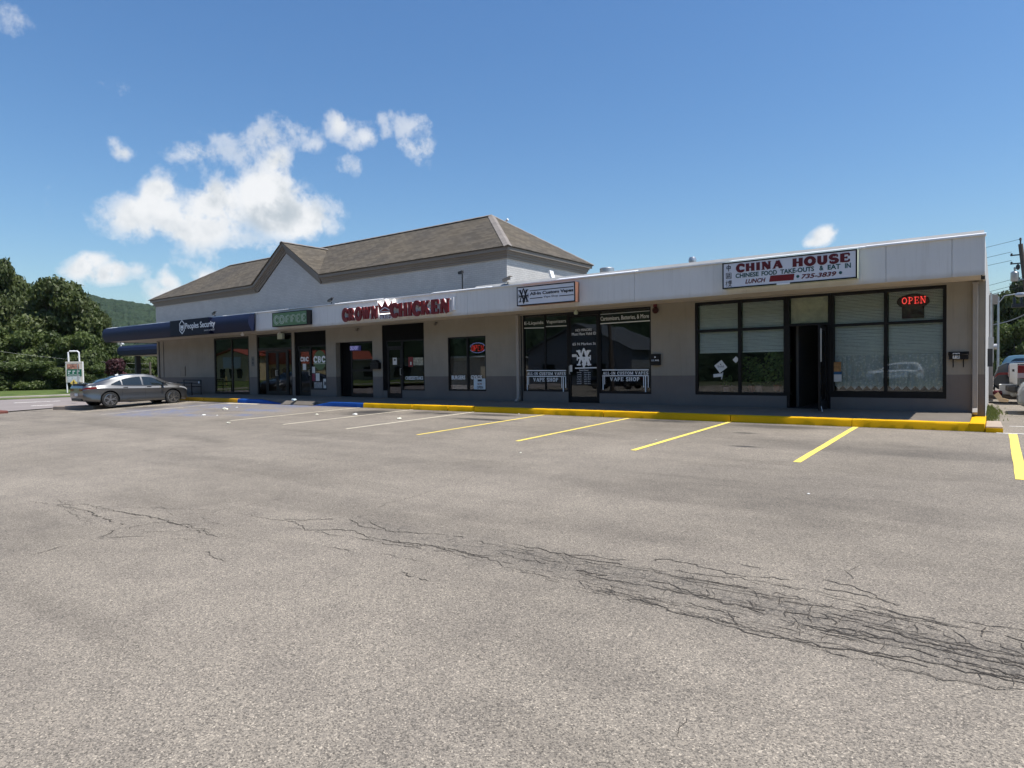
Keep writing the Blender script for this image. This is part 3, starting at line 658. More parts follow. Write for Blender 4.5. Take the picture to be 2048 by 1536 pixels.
wl.box(x, XR, 0, .24, -.35, SOF-.002)
for a, b, z in sills: wl.box(a, b, .001, .24, -.001, z)
wl.box(XR-.24, XR, .241, 13, -.35, 3.68); wl.box(XL, XL+.24, .241, 13, -.35, 3.68); wl.box(XL+.24, XR-.24, 12.76, 13, -.35, 3.68)
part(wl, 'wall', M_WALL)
wr = MB().box(XR-.01, XR+.003, .0, 12.9, -.3, 3.70); part(wr, 'side_wall_cladding', paint('end_wall_paint', (.45, .44, .42), .8), label='sunlit white end wall')
sf = MB().box(-42.0, XR, -1.385, -.002, SOF, SOF+.04).box(-42.0, XL, -.002, 13, SOF, SOF+.04); part(sf, 'soffit', M_SOFF)
fa = MB(); seams = [XR, fx(1904,520,-1.4), fx(1772,520,-1.4)]
while seams[-1] > -26.6: seams.append(seams[-1]-3.05)
seams[-1] = -26.6
for a, b in zip(seams[:-1], seams[1:]): fa.box(b+.004, a-.004, -1.40, -1.36, SOF-.03, 3.745)
fa.box(-42.0, XR, -1.358, -1.33, SOF+.001, 3.73)
fa.box(XR-.045, XR-.002, -1.359, .0, SOF-.03, 3.745)
part(fa, 'fascia', M_PANEL)
cp = MB(); cx = XR+.02; k = 0
while cx > -42.1:
    nx = max(-42.1, cx-random.choice((2.6, 3.05, 3.05, 2.2))); dz = random.uniform(-.006, .010); dt = random.uniform(0, .03)
    cp.prism([(-1.445, 3.742+dz), (-1.445, 3.775+dz), (-1.24, 3.80+dz+dt), (-1.24, 3.742+dz)], 'x', nx+.004, cx-.002); cx = nx; k += 1
part(cp, 'roof_edge', M_COPE)
ct = MB(); ct.prism([(-1.235, 3.70), (-1.235, 3.80), (-1.10, 3.905), (-1.02, 3.905), (-.9, 3.70)], 'x', -14, XR-.02)
ct.prism([(-1.235, 3.70), (-1.235, 3.795), (-1.12, 3.83), (-.98, 3.70)], 'x', -41.9, -14.01); part(ct, 'roof_cant', M_CANT)
rf = part(MB().box(-41.95, XR-.05, -1.0, 12.9, 3.60, 3.70), 'roof', M_GRAV)
# upper storey with cornice and shingle roof
UX0, UX1, UY = -39.0, -13.54, 5.35
gx, gz0 = -26.25, 7.02
uw = MB(); uw.box(UX0, UX1, .0, .2, 3.65, 4.95); uw.box(UX1-.2, UX1, .2, UY, 3.65, 4.95); uw.box(UX0, UX0+.2, .2, UY, 3.65, 4.95); uw.box(UX0, UX1, UY-.2, UY, 3.65, 4.95)
uw.prism([(-28.52, 4.95), (-23.80, 4.95), (gx, 6.55)], 'y', 0.0, .2); part(uw, 'upper_wall', M_BRICK)
EV = 5.29
def cornice_seg(mb, a, b, n):
    # a, b points (x, y) on the wall, n outward normal; stepped mouldings
    for d, z0_, z1_ in ((.05, 4.93, 5.02), (.09, 5.02, 5.10), (.13, 5.10, 5.17), (.21, 5.17, EV-.004)):
        lo = [min(a[0], b[0]), min(a[1], b[1])]; hi = [max(a[0], b[0]), max(a[1], b[1])]
        if n[1]: mb.box(lo[0]-(d if a[0] == UX0 else 0), hi[0]+(d if hi[0] == UX1 else 0), min(0, n[1]*d)+(UY if n[1] > 0 else 0)-(0 if n[1] < 0 else 0), (UY+d if n[1] > 0 else 0), z0_, z1_)
        else: mb.box(min(a[0], a[0]+n[0]*d), max(a[0], a[0]+n[0]*d), lo[1], hi[1]+d, z0_, z1_)
cn = MB(); cornice_seg(cn, (UX0, 0), (-28.74, 0), (0, -1)); cornice_seg(cn, (-23.62, 0), (UX1, 0), (0, -1)); cornice_seg(cn, (UX1, 0), (UX1, UY), (1, 0)); cornice_seg(cn, (UX0, 0), (UX0, UY), (-1, 0))
# raking cornice of the gable
for sgn, xe in ((-1, -28.74), (1, -23.62)):
    a = Vector((xe, 0, EV)); b = Vector((gx, 0, gz0)); d = (b-a).normalized(); nrm = Vector((-d.z, 0, d.x)); nrm = nrm if nrm.z > 0 else -nrm; L = (b-a).length
    for dd, t0, t1 in ((.052, -.36, -.27), (.092, -.27, -.19), (.132, -.19, -.12), (.212, -.12, -.004)):
        def Q(t, xlim):   # point on line offset t at x = xlim
            p = a+nrm*t; s_ = (xlim-p.x)/d.x; return (xlim, (p+d*s_).z)
        base = {(-1): (xe+.0), 1: xe}[sgn]
        def atz(t, z): p = a+nrm*t; s_ = (z-p.z)/d.z; return ((p+d*s_).x, z)
        zz0, zz1 = ((4.93, 5.02), (5.02, 5.10), (5.10, 5.17), (5.17, EV))[(-1 if False else [(.052), (.092), (.132), (.212)].index(dd))]
        cn.prism([Q(t0, gx), Q(t1, gx), atz(t1, zz1), atz(t0, zz0)], 'y', -dd, 0)
part(cn, 'cornice', M_TRIM)
me = bpy.data.meshes.new('shingle_roof'); RZ, RY = 7.26, 2.68; e = .25
A0, A1, A2, A3 = (UX0-e, -e, EV), (UX1+e, -e, EV), (UX1+e, UY+e, EV), (UX0-e, UY+e, EV); RL, RR = (-35.6, RY, RZ), (-16.3, RY, RZ)
def slope_y(z): return -e+(z-EV)/(RZ-EV)*(RY+e)
GP = (gx, -e, gz0); GB = (gx, slope_y(gz0), gz0); GLf = (-28.80, -e, EV); GRt = (-23.56, -e, EV)
V = [A0, A1, A2, A3, RL, RR, GP, GB, GLf, GRt]
F = [(0, 8, 7, 4), (4, 7, 5), (7, 9, 1, 5), (8, 6, 7), (6, 9, 7), (1, 2, 5), (2, 3, 4, 5), (3, 0, 4)]
me.from_pydata(V, [], F); bm = bmesh.new(); bm.from_mesh(me); bmesh.ops.recalc_face_normals(bm, faces=bm.faces)
uvl = bm.loops.layers.uv.new('UVMap')
for f_ in bm.faces:
    n = f_.normal; h = Vector((n.y, -n.x, 0)); h = h.normalized() if h.length > 1e-3 else Vector((1, 0, 0)); dn = h.cross(n)
    for l in f_.loops: l[uvl].uv = (l.vert.co.dot(h), -abs(1)*l.vert.co.dot(dn))
bm.to_mesh(me); bm.free(); me.materials.append(M_SHING); sr = bpy.data.objects.new('shingle_roof', me); C.objects.link(sr)
so2 = sr.modifiers.new('t', 'SOLIDIFY'); so2.thickness = .03; so2.offset = 1; part(sr, 'shingle_roof', M_SHING)
hp = MB(); M_HIP = make_concrete('ridge_shingle', (.27, .24, .215), .75, 1.5)
for a, b in ((A1, RR), (A0, RL), (RL, RR), (GP, GB), (A2, RR)):
    a, b = Vector(a), Vector(b); d = (b-a).normalized(); s_ = d.cross(Vector((0, 0, 1))).normalized(); n_ = int((b-a).length/.28)
    for i in range(n_):
        c_ = a+(b-a)*((i+.5)/n_)+Vector((0, 0, .045)); u_ = s_.cross(d).normalized()
        for q in (-1, 1):
            sl_ = (s_*q*.9-u_*.42).normalized(); hp.obox(c_+sl_*.075+u_*.004*(i % 2), d, sl_, d.cross(sl_), .155, .08, .012)
part(hp, 'ridge_cap', M_HIP)
# roof fittings
def roofpart(mb, name, m, **kw):
    o = mb.build(name, m, None, **kw); o.parent = rf; return o
rfp = rf
def rp_(mb, name, m, **kw): o = mb.build(name, m, None, **kw); o.parent = rf; o.matrix_parent_inverse = Matrix.Identity(4); return o
p = ony(1385, 527, 1.5); rp_(MB().lathe((p[0], 1.5, 3.70), [(.06, 0), (.06, p[2]-3.70+.03), (.11, p[2]-3.70+.03), (.12, p[2]-3.70+.12), (.09, p[2]-3.70+.19), (.02, p[2]-3.70+.2)], 14), 'vent_cap', M_METAL, smooth='auto')
p = ony(1214, 544, 3.0); rp_(MB().lathe((p[0], 3.0, 3.70), [(.22, 0), (.22, p[2]-3.70-.02), (.26, p[2]-3.70-.02), (.26, p[2]-3.70+.12), (.24, p[2]-3.70+.14)], 20), 'vent_cap', M_METAL, smooth='auto')
p = ony(1104, 556, 2.2); rp_(MB().tube([(p[0]+.05, 2.2, 3.7), (p[0]+.04, 2.2, p[2])], .03).obox((p[0]+.0, 2.2, p[2]+.08), (.9, 0, .3), (0, 1, 0), (-.3, 0, .9), .04, .12, .20), 'floodlight', M_WHITE)
p = ony(1012, 446, 3.6); part(MB().tube([(p[0], 3.6, 6.2), (p[0], 3.6, p[2]+.1)], .045).tube([(p[0], 3.6, p[2]+.08), (p[0]+.10, 3.6, p[2]+.14)], .05), 'vent_pipe', M_WHITE)
p = ony(925, 575, -.5); part(MB().tube([(p[0], -.5, 3.7), (p[0], -.5, fz(925, 548, -.5))], .025).obox((p[0]-.03, -.55, fz(925, 545, -.5)), (1, 0, .2), (0, 1, 0), (-.2, 0, 1), .09, .05, .045), 'camera_pole', M_DMET)
for px, py in ((1016, 562), (663, 603), (430, 629)):
    p = ony(px, py, -1.15)
    part(MB().tube([(p[0], -1.15, 3.75), (p[0], -1.15, p[2]-.02)], .022).obox((p[0]-.03, -1.2, p[2]+.05), (.95, -.2, .18), (.2, .95, 0), (-.18, 0, .95), .15, .045, .045).obox((p[0]+.04, -1.2, p[2]+.105), (.95, -.2, .18), (.2, .95, 0), (-.18, 0, .95), .16, .06, .01),
         'roof_camera', M_DMET if px != 1016 else M_TRIM)
# downspouts
def downspout(px, y, ztop, zbot, wd, m, foot=True):
    x_ = fx(px, 700); mb = MB().box(x_-wd/2, x_+wd/2, y-wd*.8, y, zbot, ztop).box(x_-wd/2-.012, x_+wd/2+.012, y-wd*.8-.01, y+.0, ztop, ztop+.03)
    if foot: mb.obox((x_, y-wd-.02, zbot-.02), (1, 0, 0), (0, .8, .6), (0, -.6, .8), wd/2-.002, wd*.8, wd*.35)
    return part(mb, 'downspout', m, bevel=.006)
downspout(1950.5, -.004, 2.90, .06, .10, M_DSP); downspout(1037.5, -.004, 2.90, .06, .11, M_DSP)
part(MB().tube([(fx(1044,700), -.03, 2.9), (fx(1044,700), -.03, .02)], .018), 'conduit', M_BLK)
part(MB().tube([(fx(319.5,720), -.02, 2.9), (fx(319.5,720), -.02, .02)], .03), 'conduit', M_DMET); part(MB().tube([(fx(328,720), -.02, 2.9), (fx(328,720), -.02, .86)], .012), 'conduit', M_DMET)
part(MB().box(XR-.07, XR-.0, -1.2, -1.14, SOF-.10, SOF-.002), 'bracket', M_DMET)
part(MB().box(fx(361.5,740), fx(371.5,740), -.035, -.001, fz(366,752), fz(366,733)).box(fx(361.5,740)+.03, fx(371.5,740)-.03, -.045, -.036, fz(366,752)+.04, fz(366,733)-.04), 'wall_hatch', paint('tan_metal', (.24, .20, .16), .5))
part(MB().lathe((fx(398,764), -.002, fz(398,765)), [(.075, 0), (.075, -.012), (.05, -.02)], 12, 'y'), 'pipe_cap', M_WHITE)
# ------------------------------------------------------------------ shop fronts
def sub(mb, name, m, parent, **kw):
    o = mb.build(name, m, None, **kw) if isinstance(mb, MB) else mb
    o.parent = parent; o.matrix_parent_inverse = Matrix.Identity(4); return o
def window(o, vx=(), hz=(), fw=.05, name='window', glass=None, y0=.015, y1=.10, bot=None, hbars=(), gy=.05, m=None, lab=None):
    x0, x1, z0, z1 = o; x0 += .002; x1 -= .002; z1 -= .002; z0 += .002; bot = bot or fw; mb = MB()
    mb.box(x0, x0+fw, y0, y1, z0, z1).box(x1-fw, x1, y0, y1, z0, z1).box(x0+fw, x1-fw, y0+.001, y1, z0, z0+bot).box(x0+fw, x1-fw, y0+.001, y1, z1-fw, z1)
    for v, t in vx: mb.box(v-t/2, v+t/2, y0+.002, y1, z0+bot, z1-fw)
    for z, t in hz: mb.box(x0+fw, x1-fw, y0+.004, y1-.002, z-t/2, z+t/2)
    for a, b, z, t in hbars: mb.box(a, b, y0+.004, y1-.002, z-t/2, z+t/2)
    fr = part(mb, name, m or M_BLK, label=lab) if lab else part(mb, name, m or M_BLK)
    sub(MB().box(x0+fw*.5, x1-fw*.5, gy, gy+.006, z0+bot*.5, z1-fw*.5), 'pane', glass or M_GL, fr)
    return fr
def door(x0, x1, z0, z1, st=.10, top=.11, bot=.22, y=.03, handle='r', glass=None, m=None, hinge=0):
    mb = MB(); y1 = y+.045; x0 += .004; x1 -= .004
    mb.box(x0, x0+st, y, y1, z0+.01, z1).box(x1-st, x1, y, y1, z0+.01, z1).box(x0+st, x1-st, y+.001, y1, z0+.01, z0+bot).box(x0+st, x1-st, y+.001, y1, z1-top, z1)
    d = part(mb, 'door', m or M_BLK)
    sub(MB().box(x0+st*.6, x1-st*.6, y+.02, y+.026, z0+bot*.6, z1-top*.6), 'pane', glass or M_GL, d)
    hx = x1-st/2 if handle == 'r' else x0+st/2
    sub(MB().tube([(hx, y, 1.18), (hx, y-.06, 1.18), (hx, y-.06, .92), (hx, y, .92)], .012), 'handle', M_METAL, d)
    return d
# floors, ceilings, dark rooms behind the glass
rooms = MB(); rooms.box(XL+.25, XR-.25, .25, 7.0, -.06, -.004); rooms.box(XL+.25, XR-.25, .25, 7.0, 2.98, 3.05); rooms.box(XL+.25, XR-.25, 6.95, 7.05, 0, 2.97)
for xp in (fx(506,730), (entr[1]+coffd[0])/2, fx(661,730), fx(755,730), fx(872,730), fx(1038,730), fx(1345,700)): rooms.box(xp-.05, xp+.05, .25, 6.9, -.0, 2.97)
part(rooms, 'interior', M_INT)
# bank window + entrance
bw = window(bankw, vx=[(fx(463.5,730), .09)], fw=.09, bot=.10)
sub(MB().box(bankw[0]+.15, fx(463.5,730)-.1, .11, .13, 2.50, 2.66).box(fx(463.5,730)+.1, bankw[1]-.1, .11, .13, 2.50, 2.66), 'blind_roll', M_INTW, bw)
en = window(entr, fw=.10, hz=[(fz(550,698), .12)], vx=[], bot=.03, name='entrance_frame')
e1, e2, e3 = fx(531.5,730), fx(553.5,730), fx(573.5,730); zt = fz(550,698)-.07
door(e1+.07, e2+.0, .0, zt, .09, .10, .20, handle='r', y=.025); door(e2+.006, e3-.0, .0, zt, .09, .10, .20, handle='l', y=.025)
for a_, b_ in ((e1-.02, e1+.065), (e3+.005, e3+.09)): sub(MB().box(a_, b_, .02, .09, .03, zt-.001), 'mullion', M_BLK, en)
# thin grey post between the bank and the coffee shop
part(MB().box(fx(585.5,730)-.003, fx(590,730)+.003, -.03, .235, -.002, 2.965), 'post', M_WALL)
# coffee shop: black header, door, window
zc = fz(620,691); hd = MB().box(coffd[0]+.003, coffw[1]-.003, .012, .10, zc+.004, 2.897).box(coffd[0]+.003, fx(597,730), .012, .10, .0, zc); part(hd, 'header_panel', M_BLKP)
fxd = fx(597,730); cd_ = door(fxd, coffd[1], 0, fz(608,699), .10, .10, .18, handle='r')
tr_ = window([fxd, coffd[1], fz(608,699), zc], fw=.035, name='transom'); cw_ = window([coffd[1], coffw[1], coffw[2], zc], fw=.06)
# recess bay of the coffee shop's neighbour: dark vestibule with an inner glass door
bx = fx(699,735); vb = MB().box(bay1[0]+.003, bx, .35, .42, .0, bay1[3]-.002).box(bay1[0]+.003, bay1[1]-.003, .25, .9, bay1[3]-.001, bay1[3]+.02); part(vb, 'vestibule_wall', M_BLKP)
window([bx, bay1[1], 0.0, bay1[3]], fw=.07, y0=.08, y1=.14, gy=.10, bot=.16, hz=[(1.12, .09)], name='vestibule_door_frame')
sub(MB().box(bay1[0]+.02, bay1[0]+.10, .05, .34, .0, bay1[3]-.01), 'jamb', M_DMET, B.children[-1]) if False else None
# chicken shop
zc2 = fz(805,680); hd = MB().box(ccd[0]+.003, ccw[1]-.003, .012, .10, zc2+.004, 2.927).box(ccd[0]+.003, fx(773,735), .012, .10, fz(770,781), zc2); part(hd, 'header_panel', M_BLKP)
xd = fx(770.5,730); cd2 = door(fx(773,735), ccd[1], 0, fz(790,694), .11, .11, .20, handle='r'); part(MB().box(ccd[0], fx(773,735)-.002, .012, .2, -.001, fz(770,781)-.002), 'wall_infill', M_WALL)
window([fx(773,735), ccd[1], fz(790,694), zc2], fw=.04, name='transom'); ccw_ = window([ccd[1], ccw[1], ccw[2], zc2], fw=.045)
crw_ = window(crw, vx=[(fx(934.5,730), .08)], fw=.045, bot=.06)
# vape shop
vw1_ = window(vw1, vx=[(fx(1089.5,700), .045)], fw=.045, bot=.07); vw2_ = window(vw2, fw=.045, bot=.07)
vh = MB().box(vd[0]+.001, vd[0]+.035, .0, .1, 0, vd[3]).box(vd[1]-.035, vd[1]-.001, .0, .1, 0, vd[3]).box(vd[0]+.035, vd[1]-.035, .001, .1, vd[3]-.13, vd[3]); part(vh, 'door_frame', M_BLK)
vdo = door(vd[0]+.035, vd[1]-.035, 0, vd[3]-.135, .06, .05, .20, handle='l', y=.02)
# restaurant
mu = fx(1478.5,700); zt1 = fz(1480,658.5); zt3 = fz(1770,646)
cw1_ = window(cw1, vx=[(mu, .085)], fw=.075, bot=.085, hbars=[(cw1[0]+.07, cw1[1]-.07, zt1, .07)], glass=M_GLC)
cw2_ = window(cw2, vx=[(fx(1771,700), .075)], fw=.07, bot=.16, hbars=[(cw2[0]+.06, cw2[1]-.06, zt3, .06)], glass=M_GLC)
ztd = fz(1615,651); tw = window([chd[0], chd[1], ztd, chd[3]], fw=.06, name='transom', glass=M_GLC)
part(MB().box(chd[0], chd[0]+.075, .012, .11, -.001, ztd).box(chd[1]-.075, chd[1], .012, .11, -.001, ztd).box(chd[0]+.075, chd[1]-.075, .0, .2, -.001, .014), 'door_frame', M_BLK)
# the restaurant door leaf stands open towards the lot
dl = MB(); W_ = .98; H_ = ztd-.05
dl.box(-W_, -W_+.09, 0, .045, .02, H_).box(-.09, 0, 0, .045, .02, H_).box(-W_+.09, -.09, .001, .045, .02, .24).box(-W_+.09, -.09, .001, .045, H_-.10, H_)
dr = dl.build('door', M_BLK); dr.matrix_world = Matrix.Translation(Vector((chd[1]-.08, -.012, 0))) @ Matrix.Rotation(R(92), 4, 'Z')
dr.parent = B; dr.matrix_parent_inverse = Bi; dr['label'] = 'black glazed restaurant door standing open'
sub(MB().box(-W_+.05, -.05, .02, .026, .15, H_-.06), 'pane', M_GL, dr)
sub(MB().box(-W_+.02, -W_+.035, -.03, -.001, 1.2, 2.0), 'handle', M_METAL, dr)
sub(MB().tube([(-W_+.12, -.0, .12), (-W_+.10, -.03, -.01)], .012), 'door_stop', M_METAL, dr)
# walls of the room just inside the restaurant door
part(MB().box(chd[0]+.1, chd[0]+.16, .6, 3.2, 1.02, 2.4).box(chd[0]+.1, chd[0]+.16, .6, 3.2, .0, 1.018), 'partition', M_INTW)

# blinds and lace curtains of the restaurant
M_BLIND = paint('blind_slat', (.90, .92, .86), .55, 0, .05, 6); 
def blind(x0, x1, z0, z1, y, lab, bar=True):
    mb = MB(); z = z1; n = int((z1-z0)/.034)
    for i in range(n):
        z = z1-(i+.5)*(z1-z0)/n; sag = random.uniform(-.0015, .0015)
        mb.obox(((x0+x1)/2, y, z+sag), (1, 0, random.uniform(-.001, .001)), (0, .42, .907), (0, -.907, .42), (x1-x0)/2, .0158, .0010)
    if bar: mb.box(x0, x1, y-.014, y+.014, z0-.022, z0)
    for t in (.15, .85): mb.box(x0+(x1-x0)*t-.002, x0+(x1-x0)*t+.002, y-.026, y-.024, z0, z1)
    return mb.build('window_blind', M_BLIND, label=lab, category='blind', group='slatted blinds in the restaurant windows')
bz1, bz2 = fz(1430,704.5), fz(1820,710)
blind(cw1[0]+.09, mu-.05, zt1+.04, cw1[3]-.08, .15, 'slatted blind in the upper pane above the white diamond sign')
blind(mu+.05, cw1[1]-.09, zt1+.04, cw1[3]-.08, .15, 'slatted blind in the top pane just left of the cream cloth over the restaurant door')
blind(cw1[0]+.09, mu-.05, bz1, zt1-.04, .15, 'half lowered blind above the white diamond sign')
blind(mu+.05, cw1[1]-.09, bz1, zt1-.04, .15, 'half lowered blind above the potted window plants')
m2 = fx(1771,700)
blind(cw2[0]+.08, m2-.05, zt3+.035, cw2[3]-.075, .15, 'slatted blind in the top pane just right of the restaurant door'); blind(m2+.05, cw2[1]-.08, zt3+.035, cw2[3]-.075, .15, 'slatted blind behind the red OPEN sign of the restaurant')
blind(cw2[0]+.08, m2-.05, bz2, zt3-.035, .15, 'blind above the lace curtain beside the restaurant door', False); blind(m2+.05, cw2[1]-.08, bz2, zt3-.035, .15, 'blind between the red OPEN sign and the lace curtain', False)
ml_, Tl = mat('lace_cloth'); pl = pos(Tl); v1 = Tl.n('ShaderNodeTexVoronoi', i_Scale=16.0, i_Vector=pl); nl = Tl.noise(pl, 55, 3, .7)
lb = Tl.n('ShaderNodeBsdfPrincipled', i_Roughness=.9); Tl.put(lb.inputs['Base Color'], Tl.mix(Tl.smooth(Tl.m('ADD', v1.outputs['Distance'], Tl.m('MULTIPLY', nl, .5)), .35, .75), (.96, .97, .97), (.62, .68, .70)))
la = Tl.m('ADD', .80, Tl.m('MULTIPLY', Tl.smooth(nl, .4, .6), .2))
Tl.n('ShaderNodeOutputMaterial', i_Surface=Tl.n('ShaderNodeMixShader', i_0=la, i_1=Tl.n('ShaderNodeBsdfTransparent'), i_2=lb))
def lace(x0, x1, z0, z1, y, lab, teeth=True):
    n = 220; vs = []; fs = []; k = max(5, int((x1-x0)/.165))
    for i in range(n+1):
        t = i/n; x = x0+(x1-x0)*t; yy = y-.03+.007*math.sin(t*60)+.003*math.sin(t*171)
        tri = abs(((t*k) % 1)-.5)*2; zb = z0+(.10*tri if teeth else 0)
        vs += [(x, yy, zb), (x, yy, z1)]
    fs = [(2*i, 2*i+2, 2*i+3, 2*i+1) for i in range(n)]
    o = MB().add(vs, fs).build('lace_curtain', ml_, fixn=False, label=lab, category='curtain', group='lace curtains in the restaurant window'); return o
lz0 = cw2[2]+.19
lace(cw2[0]+.08, m2-.06, lz0, bz2+.02, .17, 'white lace cafe curtain beside the restaurant door'); lace(m2+.06, cw2[1]-.08, lz0, bz2+.02, .17, 'white lace cafe curtain below the red OPEN sign')
M_CLOTH = paint('cream_cloth', (.74, .70, .52), .8, 0, .25, 5)
tag(MB().box(chd[0]+.08, chd[1]-.08, .15, .158, ztd+.05, chd[3]-.06).build('door_curtain', M_CLOTH), 'cream cloth hung behind the pane over the restaurant door', 'curtain')
# plants, pots and window signs of the restaurant
def leafy(name, c, rx, rz, n, m, lab, cat, ls=.05, pot=None, grp=None):
    root = empty(name, c, label=lab, category=cat, group=grp); mb = MB(); tn = []
    for i in range(n):
        a = random.uniform(0, 6.28); rr = random.random()**.5; p = Vector((rx*rr*math.cos(a), rx*rr*math.sin(a)*.6, random.random()*rz+.05))
        d = Vector((random.gauss(0, 1), random.gauss(0, 1), random.gauss(.4, .6))).normalized(); s_ = d.orthogonal().normalized()*ls*.45
        mb.add([p, p+d*ls*.5+s_, p+d*ls, p+d*ls*.5-s_], [(0, 1, 2, 3)])
    o = mb.build('foliage', m, root, fixn=False)
    ca = o.data.attributes.new('tone', 'FLOAT', 'FACE'); ca.data.foreach_set('value', np.random.default_rng(3).random(len(o.data.polygons)))
    st = MB()
    for k in range(4): st.tube([(0, 0, -.02), (random.uniform(-.4, .4)*rx, random.uniform(-.2, .2)*rx, rz*.8)], .006, 5)
    st.build('stem', M_WOODP, root)
    if pot: MB().lathe((0, 0, -.16), [(.07, 0), (.10, .15), (.11, .15), (.11, .18), (.09, .18)], 14).build('pot', pot, root, smooth='auto')
    return root
M_FD = make_foliage('window_plant_leaf', (.05, .08, .03), (.26, .34, .13), .2)
M_POT = paint('red_pot', (.26, .05, .035), .6); M_POT2 = paint('pink_pot', (.45, .27, .25), .6)
zs_ = cw1[2]+.09
part(MB().box(cw1[0]+.08, cw1[1]-.08, .14, .9, cw1[2]+.0, cw1[2]+.07), 'window_ledge', M_INTW)
leafy('potted_plant', (fx(1549,770), .26, zs_+.18), .33, .85, 420, M_FD, 'tall bushy plant in a red pot behind the restaurant window', 'plant', .09, M_POT, 'potted plants in the restaurant window')
leafy('potted_plant', (fx(1513,770), .22, zs_+.15), .20, .50, 200, M_FD, 'thin plant in a pink pot left of the red potted plant', 'plant', .07, M_POT2, 'potted plants in the restaurant window')
leafy('potted_plant', (fx(1497,760), .34, zs_+.15), .26, .75, 220, M_FD, 'straggly plant in the shade behind the pink pot', 'plant', .08, M_POT, 'potted plants in the restaurant window')
leafy('potted_plant', (fx(1448,775), .24, zs_+.10), .16, .30, 120, M_FD, 'low plant below the white diamond window sign', 'plant', .06, M_POT2, 'potted plants in the restaurant window')
def sheet(name, x0, x1, z0, z1, y, m, lab, cat='poster', rot=0, th=.004, **kw):
    cx, cz = (x0+x1)/2, (z0+z1)/2; a = R(rot); o = MB().obox((0, 0, 0), (math.cos(a), 0, math.sin(a)), (0, 1, 0), (-math.sin(a), 0, math.cos(a)), (x1-x0)/2, th/2, (z1-z0)/2).build(name, m, label=lab, category=cat, **kw)
    o.location = (cx, y, cz); return o
def deco(o, mb, name, m):      # mark printed on a sheet whose origin is o.location
    q = mb.build(name, m, o, fixn=False); return q
M_PAPER = paint('paper', (.66, .66, .64), .7, 0, .05, 8); M_INK = paint('dark_ink', (.04, .045, .05), .7)
gcol = .03
dx, dz = fx(1440.5,733), fz(1440.5,733)
di = sheet('diamond_sign', dx-.13, dx+.13, dz-.13, dz+.13, .035, M_PAPER, 'white diamond shaped sign on a stick in the restaurant window', 'sign', 37)
t_ = text('lettering', 'Sold', -.085, .085, -.025, .03, -.003, M_INK, di, .002); MB().lathe((0, -.003, .06), [(.018, 0), (.018, -.002)], 8, 'y').build('mark', M_INK, di)
MB().obox((.04, .0, -.26), (.97, 0, -.2), (0, 1, 0), (.2, 0, .97), .012, .004, .10).build('stick', M_PAPER, di)
sheet('small_diamond_sign', fx(1466,719), fx(1476,719), fz(1471,724), fz(1471,714.5), .035, M_PAPER, 'small white diamond tag beside the restaurant mullion', 'sign', 45)
sheet('paper_strip', fx(1426,750), fx(1443,750), fz(1434,754), fz(1434,747.5), .035, M_PAPER, 'white paper strip under the diamond sign', 'paper', 6)
n1_ = sheet('notice', fx(1664.5,745), fx(1681.5,745), fz(1673,746), fz(1673,724), .035, paint('orange_print', (.38, .20, .07), .6, 0, .5, 9), 'orange food photo print above a blue sheet by the restaurant door', 'poster')
n2_ = sheet('notice', fx(1664.5,755), fx(1682.5,755), fz(1673,763.5), fz(1673,747), .035, M_PAPER, 'white and blue notice under the orange food print', 'poster'); MB().box(-.11, .11, -.005, -.0025, .08, .15).build('blue_band', paint('blue_print', (.03, .12, .25), .6), n2_)

# neon OPEN sign of the restaurant
def disc_pts(rx, rz, n=28, ph=0): return [(rx*math.cos(2*math.pi*i/n+ph), rz*math.sin(2*math.pi*i/n+ph)) for i in range(n)]
E_RED = emit('red_neon', (1.0, .07, .06), .9); E_RED2 = emit('dim_red_neon', (.9, .05, .04), 1.1); E_BLU = emit('blue_neon', (.35, .4, .9), .9); E_WHT = emit('white_glint_glow', (1.0, .98, .95), 1.5)
ox, oz = fx(1825,603), fz(1825,602); ns = empty('open_sign', (ox, .1, oz), label='oval red glowing OPEN sign with dark base in the restaurant window', category='neon sign')
MB().prism(disc_pts(.335, .175), 'y', 0, .03).box(-.225, .225, .002, .03, -.40, -.12).build('backing', paint('maroon_dark', (.06, .008, .012), .5), ns)
serif('lettering', 'OPEN', -.235, .27, -.06, .105, -.012, E_RED, ns, .11, .01)
ox, oz = fx(953,695), fz(953,695.5); ns = empty('open_sign', (ox-.04, .11, oz), label='red neon OPEN sign with blue ring in the chicken shop window', category='neon sign')
nb = MB(); bl_ = MB(); ring = disc_pts(.36, .18, 36); bl_.tube([(a, 0, b) for a, b in ring[:17]]+[(ring[17][0], 0, ring[17][1])], .009, 6); bl_.tube([(a, 0, b) for a, b in ring[20:35]], .009, 6); bl_.build('ring', E_BLU, ns)
def open_neon(z0, z1, x0, x1, y=0):
    mb = MB(); w_ = (x1-x0)/4.6; zz = (z0+z1)/2
    mb.tube([(x0+w_*.45+w_*.4*math.cos(a), y, zz+(z1-z0)/2*math.sin(a)) for a in [i*math.pi/8 for i in range(17)]], .011, 6)
    x = x0+w_*1.2; mb.tube([(x, y, z0), (x, y, z1), (x+w_*.6, y, z1), (x+w_*.75, y, (zz+z1)/2), (x+w_*.6, y, zz), (x, y, zz)], .011, 6)
    x = x0+w_*2.4; mb.tube([(x+w_*.7, y, z1), (x, y, z1), (x, y, zz), (x+w_*.6, y, zz), (x, y, zz), (x, y, z0), (x+w_*.7, y, z0)], .011, 6)
    x = x0+w_*3.6; mb.tube([(x, y, z0), (x, y, z1), (x+w_*.8, y, z0), (x+w_*.8, y, z1)], .011, 6); return mb
open_neon(-.11, .09, -.28, .29).build('lettering', E_RED2, ns)
